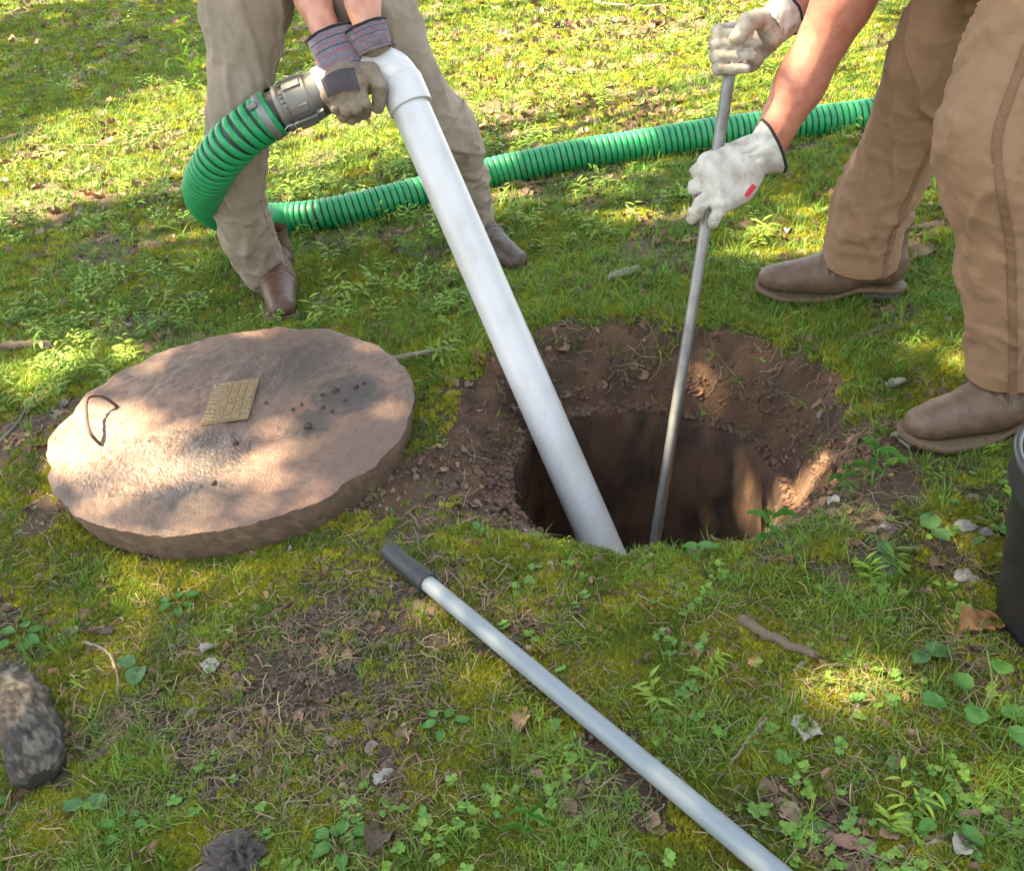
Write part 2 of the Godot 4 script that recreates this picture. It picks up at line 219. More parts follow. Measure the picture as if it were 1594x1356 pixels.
	M.bark_brown = mat(lin(0.16, 0.105, 0.075), 0.95, grit, 12.0, rough_n, 1.6)
	M.bark_red = mat(lin(0.30, 0.165, 0.12), 0.95, grit, 12.0, rough_n, 1.6)
	M.stone_grey = mat(lin(0.24, 0.22, 0.2), 0.9, grit, 10.0, fine_n, 0.7)
	M.stone_red = mat(lin(0.28, 0.2, 0.17), 0.9, grit, 10.0, fine_n, 0.7)
	M.lichen = mat(lin(0.34, 0.33, 0.28), 0.95, grit, 14.0, rough_n, 1.4)

# ---------------------------------------------------------------- shape collector
class Shape:
	var v := PackedVector3Array()
	var c := PackedColorArray()
	var uv := PackedVector2Array()
	var t := PackedInt32Array()
	var has_uv := false

	func grid(rows: Array, closed: bool, col = Color.WHITE, cap_start := false, cap_end := false) -> void:
		var base := v.size()
		var n: int = rows[0].size()
		for i in rows.size():
			v.append_array(rows[i])
			if col is Color:
				for j in n:
					c.append(col)
			else:
				c.append_array(col[i])
		var m := n if closed else n - 1
		for i in rows.size() - 1:
			for j in m:
				var a := base + i * n + j
				var b := base + i * n + (j + 1) % n
				t.append_array(PackedInt32Array([a, b, a + n, b, b + n, a + n]))
		if cap_start:
			cap(rows[0], col if col is Color else col[0][0], true)
		if cap_end:
			cap(rows[rows.size() - 1], col if col is Color else col[rows.size() - 1][0], false)

	func cap(row: PackedVector3Array, col: Color, start: bool) -> void:
		var mid := Vector3.ZERO
		for p in row:
			mid += p
		mid /= row.size()
		var base := v.size()
		v.append(mid)
		c.append(col)
		for p in row:
			v.append(p)
			c.append(col)
		var n := row.size()
		for j in n:
			if start:
				t.append_array(PackedInt32Array([base, base + 1 + (j + 1) % n, base + 1 + j]))
			else:
				t.append_array(PackedInt32Array([base, base + 1 + j, base + 1 + (j + 1) % n]))

	func tri(p: Vector3, q: Vector3, r: Vector3, col := Color.WHITE) -> void:
		var b := v.size()
		v.append_array(PackedVector3Array([p, q, r]))
		c.append_array(PackedColorArray([col, col, col]))
		t.append_array(PackedInt32Array([b, b + 1, b + 2]))

	func box(center: Vector3, size: Vector3, basis := Basis(), bevel := 0.1, col := Color.WHITE) -> void:
		# a block with chamfered long edges, closed at both ends
		var h := size * 0.5
		var k := minf(h.x, h.z) * bevel
		var rows := []
		for s in [[-h.y, k], [-h.y + k, 0.0], [h.y - k, 0.0], [h.y, k]]:
			var e: float = s[1]
			var row := PackedVector3Array()
			for q in [[-h.x + e, -h.z + k + e], [-h.x + k + e, -h.z + e], [h.x - k - e, -h.z + e], [h.x - e, -h.z + k + e], [h.x - e, h.z - k - e], [h.x - k - e, h.z - e], [-h.x + k + e, h.z - e], [-h.x + e, h.z - k - e]]:
				row.append(center + basis * Vector3(q[0], s[0], q[1]))
			rows.append(row)
		grid(rows, true, col, true, true)

	func mesh(material: Material = null, closed := true) -> ArrayMesh:
		var vol := 0.0
		if closed:
			for i in range(0, t.size(), 3):
				vol += v[t[i]].dot(v[t[i + 1]].cross(v[t[i + 2]]))
		if vol > 0.0:
			for i in range(0, t.size(), 3):
				var q := t[i + 1]
				t[i + 1] = t[i + 2]
				t[i + 2] = q
		var nn := PackedVector3Array()
		nn.resize(v.size())
		for i in range(0, t.size(), 3):
			var a := v[t[i]]
			var f := (v[t[i + 2]] - a).cross(v[t[i + 1]] - a)
			nn[t[i]] += f
			nn[t[i + 1]] += f
			nn[t[i + 2]] += f
		for i in nn.size():
			nn[i] = nn[i].normalized() if nn[i].length_squared() > 1e-24 else Vector3.UP
		var arr := []
		arr.resize(Mesh.ARRAY_MAX)
		arr[Mesh.ARRAY_VERTEX] = v
		arr[Mesh.ARRAY_NORMAL] = nn
		arr[Mesh.ARRAY_COLOR] = c
		if has_uv:
			arr[Mesh.ARRAY_TEX_UV] = uv
		arr[Mesh.ARRAY_INDEX] = t
		var m := ArrayMesh.new()
		m.add_surface_from_arrays(Mesh.PRIMITIVE_TRIANGLES, arr)
		if material:
			m.surface_set_material(0, material)
		return m

# ---------------------------------------------------------------- naming and tagging
func numbered(called: String) -> String:
	if not names.has(called):
		names[called] = 0
		return called
	names[called] += 1
	return "%s_%03d" % [called, names[called]]

func tag(o: Node, label: String, category: String, group := "", kind := "") -> Node:
	if label:
		o.set_meta("label", label)
	if category:
		o.set_meta("category", category)
	if group:
		o.set_meta("group", group)
	if kind:
		o.set_meta("kind", kind)
	return o

func thing(called: String, label: String, category: String, at := Vector3.ZERO, group := "") -> Node3D:
	var o := Node3D.new()
	o.name = numbered(called)
	add_child(o)
	o.position = at
	tag(o, label, category, group)
	return o

func put(called: String, m: Mesh, material: Material, parent: Node = null) -> MeshInstance3D:
	# one named mesh; under a parent its points are given in world space and moved to the parent's own space
	var o := MeshInstance3D.new()
	o.mesh = m
	o.material_override = material
	if parent == null or parent == self:
		o.name = numbered(called)
		add_child(o)
	else:
		o.name = called
		parent.add_child(o, true)
		var off := Vector3.ZERO
		var q := parent
		while q != self:
			off += (q as Node3D).position
			q = q.get_parent()
		o.position = -off
	return o

# ---------------------------------------------------------------- materials
func noise_texture(freq: float, colors: Array, size := 512, octaves := 4, seed_value := 1, kind := FastNoiseLite.TYPE_SIMPLEX_SMOOTH) -> NoiseTexture2D:
	var n := FastNoiseLite.new()
	n.noise_type = kind
	n.seed = seed_value
	n.frequency = freq
	n.fractal_octaves = octaves
	var t := NoiseTexture2D.new()
	t.width = size
	t.height = size
	t.seamless = true
	t.noise = n
	var g := Gradient.new()
	var off := PackedFloat32Array()
	var cols := PackedColorArray()
	for i in colors.size():
		off.append(float(i) / (colors.size() - 1))
		cols.append(colors[i])
	g.offsets = off
	g.colors = cols
	t.color_ramp = g
	return t

func normal_texture(freq: float, strength: float, size := 512, octaves := 4, seed_value := 3) -> NoiseTexture2D:
	var n := FastNoiseLite.new()
	n.seed = seed_value
	n.frequency = freq
	n.fractal_octaves = octaves
	var t := NoiseTexture2D.new()
	t.width = size
	t.height = size
	t.seamless = true
	t.as_normal_map = true
	t.bump_strength = strength
	t.noise = n
	return t

func lin(r: float, g: float, b: float) -> Color:
	return Color(r, g, b).linear_to_srgb()

func mat(color: Color, rough := 0.9, albedo: Texture2D = null, tiles := 4.0, normal: Texture2D = null, depth := 1.0) -> StandardMaterial3D:
	var m := StandardMaterial3D.new()
	m.albedo_color = color
	m.roughness = rough
	m.uv1_triplanar = true
	m.uv1_world_triplanar = true
	m.uv1_scale = Vector3.ONE * tiles
	if albedo:
		m.albedo_texture = albedo
	if normal:
		m.normal_enabled = true
		m.normal_texture = normal
		m.normal_scale = depth
	return m

func tinted(rough := 0.9, albedo: Texture2D = null, tiles := 4.0, normal: Texture2D = null, depth := 1.0) -> StandardMaterial3D:
	var m := mat(Color.WHITE, rough, albedo, tiles, normal, depth)
	m.vertex_color_use_as_albedo = true
	return m

func grey(a: float) -> Color:
	return Color(a, a, a)

# ---------------------------------------------------------------- lofts
func spline(pts: Array, per: int) -> PackedVector3Array:
	var out := PackedVector3Array()
	var n := pts.size()
	for i in n - 1:
		var p0: Vector3 = pts[maxi(i - 1, 0)]
		var p3: Vector3 = pts[mini(i + 2, n - 1)]
		for k in per:
			out.append((pts[i] as Vector3).cubic_interpolate(pts[i + 1], p0, p3, float(k) / per))
	out.append(pts[n - 1])
	return out

func even(path: PackedVector3Array, step: float) -> PackedVector3Array:
	var out := PackedVector3Array([path[0]])
	var left := step
	for i in path.size() - 1:
		var a := path[i]
		var b := path[i + 1]
		var l := a.distance_to(b)
		var s := left
		while s <= l:
			out.append(a.lerp(b, s / l))
			s += step
		left = s - l
	return out

func frames(path: PackedVector3Array, side := Vector3.ZERO) -> Array:
	# [x, y, tangent] carried along the path without twisting
	var out := []
	var n := path.size()
	var t0 := (path[1] - path[0]).normalized()
	var x := side
	if x == Vector3.ZERO:
		x = Vector3.UP if absf(t0.y) < 0.9 else Vector3.RIGHT
	for i in n:
		var t := (path[mini(i + 1, n - 1)] - path[maxi(i - 1, 0)]).normalized()
		x = (x - t * x.dot(t)).normalized()
		out.append([x, t.cross(x), t])
	return out

func tube_rows(path: PackedVector3Array, radius: Callable, segs: int, side := Vector3.ZERO) -> Array:
	# radius(i, n, angle) -> distance from the centre line
	var fr := frames(path, side)
	var rows := []
	for i in path.size():
		var row := PackedVector3Array()
		for j in segs:
			var a := TAU * j / segs
			var r: float = radius.call(i, path.size(), a)
			row.append(path[i] + (fr[i][0] * cos(a) + fr[i][1] * sin(a)) * r)
		rows.append(row)
	return rows

func tube(path: PackedVector3Array, r0: float, r1: float, segs: int, s: Shape = null, col := Color.WHITE, caps := true, rough := 0.0) -> Shape:
	var sh := s if s else Shape.new()
	var rows := tube_rows(path, func(i: int, n: int, a: float): return lerpf(r0, r1, float(i) / maxf(n - 1, 1)) * (1.0 + rough * noise_fine.get_noise_3d(path[i].x * 300.0 + cos(a) * 20, path[i].y * 300.0 + sin(a) * 20, path[i].z * 300.0)), segs)
	sh.grid(rows, true, col, caps, caps)
	return sh

func lathe(axis: Transform3D, profile: Array, segs: int, s: Shape = null, col = Color.WHITE, caps := false) -> Shape:
	# profile: [radius, height along the axis' y]
	var sh := s if s else Shape.new()
	var rows := []
	for p in profile:
		var row := PackedVector3Array()
		for j in segs:
			var a := TAU * j / segs
			row.append(axis * Vector3(cos(a) * p[0], p[1], sin(a) * p[0]))
		rows.append(row)
	sh.grid(rows, true, col, caps, caps)
	return sh

func axis_between(a: Vector3, b: Vector3) -> Transform3D:
	var y := (b - a).normalized()
	var x := y.cross(Vector3.FORWARD if absf(y.z) < 0.9 else Vector3.RIGHT).normalized()
	return Transform3D(Basis(x, y, x.cross(y)), a)

# ---------------------------------------------------------------- smooth bodies from distance fields
func bone_list(list: Array) -> PackedFloat32Array:
	var out := PackedFloat32Array()
	for b in list:
		var p: Vector3 = b[0]
		var q: Vector3 = b[1]
		var d := q - p
		out.append_array(PackedFloat32Array([p.x, p.y, p.z, d.x, d.y, d.z, 1.0 / maxf(d.length_squared(), 1e-9), b[2], b[3] - b[2]]))
	return out

func bones_distance(p: Vector3, b: PackedFloat32Array, k: float) -> float:
	var best := 1e9
	var i := 0
	while i < b.size():
		var dx := p.x - b[i]
		var dy := p.y - b[i + 1]
		var dz := p.z - b[i + 2]
		var h := clampf((dx * b[i + 3] + dy * b[i + 4] + dz * b[i + 5]) * b[i + 6], 0.0, 1.0)
		dx -= b[i + 3] * h
		dy -= b[i + 4] * h
		dz -= b[i + 5] * h
		var d := sqrt(dx * dx + dy * dy + dz * dz) - b[i + 7] - b[i + 8] * h
		var m := maxf(k - absf(best - d), 0.0)
		best = minf(best, d) - m * m * 0.25 / k
		i += 9
	return best

func smin(a: float, b: float, k: float) -> float:
	var m := maxf(k - absf(a - b), 0.0)
	return minf(a, b) - m * m * 0.25 / k

func field_mesh(lo: Vector3, hi: Vector3, cell: float, f: Callable, shape: Shape, color = null) -> void:
	var B := 4
	var nb := Vector3i(ceili((hi.x - lo.x) / (cell * B)), ceili((hi.y - lo.y) / (cell * B)), ceili((hi.z - lo.z) / (cell * B)))
	var n := nb * B + Vector3i.ONE
	var sy := n.x
	var sz := n.x * n.y
	var val := PackedFloat32Array()
	val.resize(n.x * n.y * n.z)
	val.fill(1e6)
	var blocks := []
	var reach := cell * B * 0.5 * 1.85 + cell
	for bz in nb.z:
		for by in nb.y:
			for bx in nb.x:
				var mid := lo + Vector3(bx + 0.5, by + 0.5, bz + 0.5) * cell * B
				var d: float = f.call(mid)
				if absf(d) < reach:
					blocks.append(Vector3i(bx, by, bz) * B)
	for b in blocks:
		for z in range(b.z, b.z + B + 1):
			for y in range(b.y, b.y + B + 1):
				var at: int = z * sz + y * sy + b.x
				for x in B + 1:
					if val[at + x] > 9e5:
						val[at + x] = f.call(lo + Vector3(b.x + x, y, z) * cell)
	var index := {}
	var base_v := shape.v.size()
	var off := PackedInt32Array([0, 1, sy, sy + 1, sz, sz + 1, sz + sy, sz + sy + 1])
	var ea := [0, 2, 4, 6, 0, 1, 4, 5, 0, 1, 2, 3]
	var eb := [1, 3, 5, 7, 2, 3, 6, 7, 4, 5, 6, 7]
	for b in blocks:
		for z in range(b.z, b.z + B):
			for y in range(b.y, b.y + B):
				for x in range(b.x, b.x + B):
					var at: int = z * sz + y * sy + x
					var mask := 0
					for k in 8:
						if val[at + off[k]] < 0.0:
							mask |= 1 << k
					if mask == 0 or mask == 255:
						continue
					var sum := Vector3.ZERO
					var cnt := 0
					for e in 12:
						var i0: int = ea[e]
						var i1: int = eb[e]
						if ((mask >> i0) & 1) != ((mask >> i1) & 1):
							var v0 := val[at + off[i0]]
							var v1 := val[at + off[i1]]
							var w := v0 / (v0 - v1)
							sum += Vector3(lerpf(i0 & 1, i1 & 1, w), lerpf((i0 >> 1) & 1, (i1 >> 1) & 1, w), lerpf(i0 >> 2, i1 >> 2, w))
							cnt += 1
					index[at] = shape.v.size()
					var p := lo + (Vector3(x, y, z) + sum / cnt) * cell
					shape.v.append(p)
					shape.c.append(color.call(p) if color else Color.WHITE)
	for at in index:
		var a := val[at] < 0.0
		for axis in 3:
			var s1: int = [1, sy, sz][axis]
			var u: int = [sy, sz, 1][axis]
			var w: int = [sz, 1, sy][axis]
			var bb := val[at + s1] < 0.0
			if a == bb:
				continue
			if not (index.has(at - u) and index.has(at - w) and index.has(at - u - w)):
				continue
			var q0: int = index[at]
			var q1: int = index[at - u]
			var q2: int = index[at - u - w]
			var q3: int = index[at - w]
			if a:
				shape.t.append_array(PackedInt32Array([q0, q1, q2, q0, q2, q3]))
			else:
				shape.t.append_array(PackedInt32Array([q0, q2, q1, q0, q3, q2]))

# ---------------------------------------------------------------- the lie of the land
func rim_radius(deg: float) -> float:
	for i in RIM.size() - 1:
		if deg <= RIM[i + 1][0]:
			return lerpf(RIM[i][1], RIM[i + 1][1], (deg - RIM[i][0]) / (RIM[i + 1][0] - RIM[i][0]))
	return 0.42

func lawn_y(x: float, z: float) -> float:
	var y := 0.45 * tanh(x / 3.0) + noise_big.get_noise_2d(x, z) * 0.018 + noise_mid.get_noise_2d(x, z) * 0.007
	var d := Vector2(x - LID.x, z - LID.z).length()
	if d < 0.62:
		var bed := LID.y - 0.076 + 0.0806 * (x - LID.x) - 0.0556 * (z - LID.z)
		y = lerpf(bed, y, smoothstep(0.33, 0.62, d))
	return y

func shaft_t(x: float, z: float) -> float:
	# 0 at the shaft's edge, 1 at the lip of the dug bowl
	var dx := x - SHAFT.x
	var dz := z - SHAFT.y
	var r := sqrt(dx * dx + dz * dz)
	if r > 0.75:
		return 2.0
	var rr := rim_radius(rad_to_deg(atan2(dz, dx))) + noise_mid.get_noise_2d(x * 2.0, z * 2.0) * 0.025
	return (r - SHAFT_R - 0.012) / (rr - SHAFT_R - 0.012)

func ground_y(x: float, z: float) -> float:
	var y := lawn_y(x, z)
	var t := shaft_t(x, z)
	if t < 1.15:
		var s := clampf(t / 1.15, 0.0, 1.0)
		s = 1.0 - pow(1.0 - s, 1.45)
		s = s * s * (3.0 - 2.0 * s) * 0.5 + s * 0.5
		var lumps := (noise_mid.get_noise_2d(x * 3.0, z * 3.0) * 0.016 + noise_fine.get_noise_2d(x * 26.0, z * 26.0) * 0.016) * clampf(t * 6.0, 0.0, 1.0) * clampf((1.15 - t) * 3.0, 0.0, 1.0)
		y = lerpf(SHAFT_Y - 0.002, y, s) + lumps
		var r := Vector2(x - SHAFT.x, z - SHAFT.y).length()
		y -= maxf(0.0, 0.302 - r) * 0.9
	return y

func ground_normal(x: float, z: float) -> Vector3:
	var e := 0.012
	return Vector3(ground_y(x - e, z) - ground_y(x + e, z), 2.0 * e, ground_y(x, z - e) - ground_y(x, z + e)).normalized()

# bare or muddy spots: x, z, radius, amount
const BARE := [[-1.02, -1.72, 0.22, 0.8], [-0.13, -1.36, 0.18, 0.85], [-0.24, -1.12, 0.18, 0.75], [-0.07, -1.58, 0.18, 0.7], [-0.33, -1.05, 0.16, 0.5], [0.62, -0.82, 0.1, 0.9], [0.58, -1.3, 0.16, 0.6], [-0.2, -0.85, 0.12, 0.45], [-0.36, -0.78, 0.12, 0.4], [-0.62, -1.1, 0.2, 0.35], [0.2, -3.5, 0.5, 0.55], [0.15, -3.9, 0.4, 0.5], [-1.3, -3.2, 0.5, 0.5], [0.9, -2.3, 0.25, 0.5], [0.35, -5.2, 0.6, 0.5], [-0.7, -0.9, 0.1, 0.6], [0.05, -0.75, 0.16, 0.3], [0.45, -0.7, 0.2, 0.25]]

func soil_at(x: float, z: float) -> float:
	var t := shaft_t(x, z)
	var n := noise_mid.get_noise_2d(x * 1.7 + 9.0, z * 1.7) * 0.35 + noise_fine.get_noise_2d(x * 14.0, z * 14.0) * 0.25
	var s := 1.0 - smoothstep(0.82, 1.1, t + n * 0.5)
	for b in BARE:
		var dx: float = x - b[0]
		var dz: float = z - b[1]
		var q: float = (dx * dx + dz * dz) / (b[2] * b[2])
		if q < 2.5:
			s = maxf(s, b[3] * (1.0 - smoothstep(0.25, 1.3, q + n)))
	return clampf(s, 0.0, 1.0)

func moss_at(x: float, z: float) -> float:
	var n := noise_big.get_noise_2d(x * 1.6 + 40.0, z * 1.6) * 0.9 + noise_mid.get_noise_2d(x * 0.9, z * 0.9 + 17.0) * 0.5
	return clampf(0.5 + n, 0.0, 1.0)

func build_ground() -> void:
	var xs := axis_steps(-1.7, 1.6, 0.0135, 70.0)
	var zs := axis_steps(-2.7, -0.4, 0.0135, 70.0)
	var nx := xs.size()
	var nz := zs.size()
	var s := Shape.new()
	var keep := PackedByteArray()
	for j in nz:
		for i in nx:
			var x := xs[i]
			var z := zs[j]
			var d := Vector2(x - SHAFT.x, z - SHAFT.y)
			var r := d.length()
			var edge := SHAFT_R + 0.012
			if absf(r - edge) < 0.0075:
				d = d * edge / r
				x = SHAFT.x + d.x
				z = SHAFT.y + d.y
				r = edge
			keep.append(1 if r > edge - 0.001 else 0)
			var soil := soil_at(x, z)
			var moss := moss_at(x, z)
			var f := noise_fine.get_noise_2d(x * 9.0, z * 9.0)
			s.v.append(Vector3(x, ground_y(x, z), z))
			var earth := Color(0.145, 0.076, 0.042).lerp(Color(0.068, 0.038, 0.023), clampf(0.5 + f * 1.2, 0.0, 1.0))
			var litter := Color(0.12, 0.075, 0.042).lerp(Color(0.05, 0.035, 0.02), clampf(0.5 - f * 1.4, 0.0, 1.0))
			var green := Color(0.075, 0.075, 0.013).lerp(Color(0.03, 0.034, 0.009), clampf(0.5 + f, 0.0, 1.0))
			var c := litter.lerp(green, smoothstep(0.35, 0.65, moss + f * 0.3)).lerp(earth, soil)
			c = c.lerp(Color(0.028, 0.021, 0.016), 0.8 * muddy(x, z) * clampf(0.6 + f, 0.0, 1.0))
			var out := maxf(smoothstep(10.0, 14.0, -z), smoothstep(0.5, 1.2, absf(x) - 0.68 * absf(z) - 0.3))
			c = c.lerp(Color(0.085, 0.10, 0.022) * (1.0 + 0.4 * f), out * (1.0 - soil) * 0.9)
			s.c.append(c * 1.15)
	for j in nz - 1:
		for i in nx - 1:
			var a := j * nx + i
			if keep[a] and keep[a + 1] and keep[a + nx] and keep[a + nx + 1]:
				s.t.append_array(PackedInt32Array([a, a + 1, a + nx, a + 1, a + nx + 1, a + nx]))
	tag(put("ground", s.mesh(null, false), M.ground), "mossy brown lawn with a dug bowl round the shaft", "", "", "structure")

func axis_steps(lo: float, hi: float, step: float, far: float) -> PackedFloat32Array:
	var below := []
	var g := step
	var p := lo
	while p > -far:
		g *= 1.085
		p -= g
		below.push_front(p)
	var out := PackedFloat32Array(below)
	p = lo
	while p < hi:
		out.append(p)
		p += step
	g = step
	while p < far:
		out.append(p)
		g *= 1.085
		p += g
	return out

func build_shaft() -> void:
	var s := Shape.new()
	var rows := []
	var cols := []
	var prof := [[0.37, -0.15], [0.345, -0.135], [0.325, -0.122], [0.308, -0.112], [0.296, -0.103], [0.283, -0.099], [0.270, -0.101], [0.263, -0.108]]
	for k in 40:
		prof.append([0.26, -0.13 - k * 0.028])
	for p in prof:
		var row := PackedVector3Array()
		var col := PackedColorArray()
		for j in 220:
			var a := TAU * j / 220
			var q := Vector3(SHAFT.x + cos(a) * p[0], p[1], SHAFT.y + sin(a) * p[0])
			var n := noise_fine.get_noise_3d(q.x * 18.0, q.y * 18.0, q.z * 18.0) + 0.6 * noise_fine.get_noise_3d(q.x * 60.0, q.y * 45.0, q.z * 60.0) + 0.4 * noise_fine.get_noise_3d(q.x * 140.0, q.y * 140.0, q.z * 140.0)
			q += Vector3(cos(a), 0.4, sin(a)) * n * 0.0085
			row.append(q)
			var m := noise_mid.get_noise_3d(q.x * 2.5, q.y * 1.2, q.z * 2.5)
			col.append(Color(0.115, 0.062, 0.035).lerp(Color(0.045, 0.027, 0.017), clampf(0.5 + m * 1.3 + n * 0.3, 0.0, 1.0)) * 1.5)
		rows.append(row)
		cols.append(col)
	s.grid(rows, true, cols)
	for i in range(0, s.t.size(), 3):
		var q := s.t[i + 1]
		s.t[i + 1] = s.t[i + 2]
		s.t[i + 2] = q
	tag(put("tank_riser", s.mesh(null, false), M.riser), "round earth-brown concrete riser lining the open shaft", "riser")
	# earth crumbled over the rim
	var buf := PackedFloat32Array()
	for k in 5200:
		var a := rng.randf() * TAU
		var r := rng.randf_range(0.259, 0.325)
		var p := Vector3(SHAFT.x + cos(a) * r, -0.1 - 0.5 * maxf(0.0, 0.266 - r) + 0.004 * noise_mid.get_noise_2d(a * 3.0, r * 4.0), SHAFT.y + sin(a) * r)
		if r > 0.30:
			p.y = ground_y(p.x, p.z)
		var q := 0.0012 + 0.0055 * pow(rng.randf(), 4.0)
		var b := Basis(Vector3.UP, rng.randf() * TAU) * Basis(Vector3.RIGHT, rng.randf()) * q
		var c := Color(0.145, 0.078, 0.045).lerp(Color(0.06, 0.036, 0.023), rng.randf())
		buf.append_array(PackedFloat32Array([b.x.x, b.y.x, b.z.x, p.x, b.x.y, b.y.y, b.z.y, p.y, b.x.z, b.y.z, b.z.z, p.z, c.r, c.g, c.b, 1.0]))
	var mm := MultiMesh.new()
	mm.transform_format = MultiMesh.TRANSFORM_3D
	mm.use_colors = true
	mm.mesh = crumb_mesh(6.0)
	mm.instance_count = buf.size() / 16
	mm.buffer = buf
	var o := MultiMeshInstance3D.new()
	o.name = "rim_crumbs"
	o.multimesh = mm
	o.material_override = M.crumb
	add_child(o)
	tag(o, "brown crumbs of earth fallen on the riser's rim", "soil", "", "stuff")
	var w := Shape.new()
	lathe(Transform3D(Basis(), Vector3(SHAFT.x, 0, SHAFT.y)), [[0.001, -0.98], [0.15, -0.98], [0.275, -0.981]], 48, w)
	tag(put("water", w.mesh(null, false), M.sludge), "", "", "", "structure")

# ---------------------------------------------------------------- sun through the crowns
func sunlit(x: float, z: float) -> float:
	# how far inside a patch that the sun reaches; below 0 outside
	var best := -9.0
	var n := noise_mid.get_noise_2d(x * 1.1 + 70.0, z * 1.1) * 0.55 + noise_fine.get_noise_2d(x * 7.0, z * 7.0 + 5.0) * 0.25
	for e in SUNLIT:
		var dx: float = (x - e[0]) / e[2]
		var dz: float = (z - e[1]) / e[3]
		var q := 1.0 - sqrt(dx * dx + dz * dz)
		best = maxf(best, q)
	return best + n

func leaf_blade(s: Shape, base: Vector3, dir: Vector3, up: Vector3, length: float, width: float, fold := 0.25, droop := 0.2, col := Color.WHITE, steps := 4) -> void:
	var side := dir.cross(up).normalized()
	var nrm := side.cross(dir).normalized()
	var rows := []
	for i in steps + 1:
		var t := float(i) / steps
		var w := width * 0.5 * (sin(PI * pow(t, 0.75)) * 0.97 + 0.03)
		var m := base + dir * length * t - nrm * droop * length * t * t
		rows.append(PackedVector3Array([m - side * w + nrm * w * fold, m, m + side * w + nrm * w * fold]))
	s.grid(rows, false, col)

func build_trees() -> void:
	rng.seed = 7
	var spots := [Vector3(-5.2, 0, -3.4), Vector3(-5.6, 0, -7.6), Vector3(-3.6, 0, 0.8)]
	var labels := ["tall leafy tree left of the frame shading the lawn", "tall leafy tree behind the left worker, out of frame", "leafy tree left of the viewer shading the concrete lid"]
	var heights := [8.6, 9.2, 7.6]
	var crowns := [PackedFloat32Array(), PackedFloat32Array(), PackedFloat32Array()]
	var tips := [[], [], []]
	var sun := SUN.normalized()
	var made := 0
	while made < 15000:
		var gx := rng.randf_range(-4.6, 4.4)
		var gz := rng.randf_range(-9.5, 0.6)
		var far := gz < -4.5
		if far and gx > -1.2 and rng.randf() < 0.75:
			made += 1
			continue
		made += 1
		if gz < -1.9 and noise_mid.get_noise_2d(gx * 0.45 + 8.0, gz * 0.3) > 0.2:
			continue
		if gz > -1.3 and gz < -0.3 and absf(gx) < 1.2:
			made -= 1 if rng.randf() < 0.85 else 0
		if sunlit(gx, gz) > -0.22:
			continue
		var h := rng.randf_range(4.6, 7.4)
		var p := Vector3(gx, 0, gz) + sun * (h / sun.y)
		var which := 0
		var best := 1e9
		for k in 3:
			var d := Vector2(p.x - spots[k].x, p.z - spots[k].z).length()
			if d < best:
				best = d
				which = k
		if p.y < 2.6 + best * 0.2:
			continue
		var b := Basis(Vector3.UP, rng.randf() * TAU) * Basis(Vector3.RIGHT, rng.randf_range(-0.7, 0.7)) * rng.randf_range(0.7, 1.15)
		var f := rng.randf_range(0.75, 1.2)
		crowns[which].append_array(PackedFloat32Array([b.x.x, b.y.x, b.z.x, p.x - spots[which].x, b.x.y, b.y.y, b.z.y, p.y, b.x.z, b.y.z, b.z.z, p.z - spots[which].z, f, f, f * 0.9, 1.0]))
		if made % 55 == 0:
			tips[which].append(p)
	var cl := Shape.new()
	for k in 9:
		var a := k * 2.4
		var d := Vector3(cos(a), rng.randf_range(-0.35, 0.25), sin(a)).normalized()
		leaf_blade(cl, d * rng.randf_range(0.0, 0.09) + Vector3(0, rng.randf_range(-0.06, 0.06), 0), d, Vector3.UP, rng.randf_range(0.09, 0.13), rng.randf_range(0.05, 0.075), 0.2, 0.2, Color.WHITE, 3)
	var cluster := cl.mesh(M.canopy, false)
	for k in 3:
		var foot: Vector3 = spots[k]
		foot.y = lawn_y(foot.x, foot.z) - 0.1
		var t := thing("tree", labels[k], "tree", Vector3(foot.x, 0, foot.z), "trees round the lawn")
		var s := Shape.new()
		var path := spline([foot, foot + Vector3(0.1, heights[k] * 0.3, 0.05), foot + Vector3(-0.1, heights[k] * 0.65, 0.1), foot + Vector3(0.05, heights[k], 0)], 8)
		tube(path, 0.2, 0.03, 14, s, Color.WHITE, true, 0.12)
		for p in tips[k]:
			var q: Vector3 = p
			var start := path[clampi(int((q.y - 0.6) / heights[k] * path.size() * 0.75), 6, path.size() - 3)]
			tube(spline([start, start.lerp(q, 0.5) + Vector3(0, 0.15, 0), q], 4), 0.035, 0.006, 6, s)
		put("trunk", s.mesh(), M.bark, t)
		var mm := MultiMesh.new()
		mm.transform_format = MultiMesh.TRANSFORM_3D
		mm.use_colors = true
		mm.mesh = cluster
		mm.instance_count = crowns[k].size() / 16
		mm.buffer = crowns[k]
		var o := MultiMeshInstance3D.new()
		o.name = "crown"
		o.multimesh = mm
		o.set_meta("kind", "stuff")
		t.add_child(o)

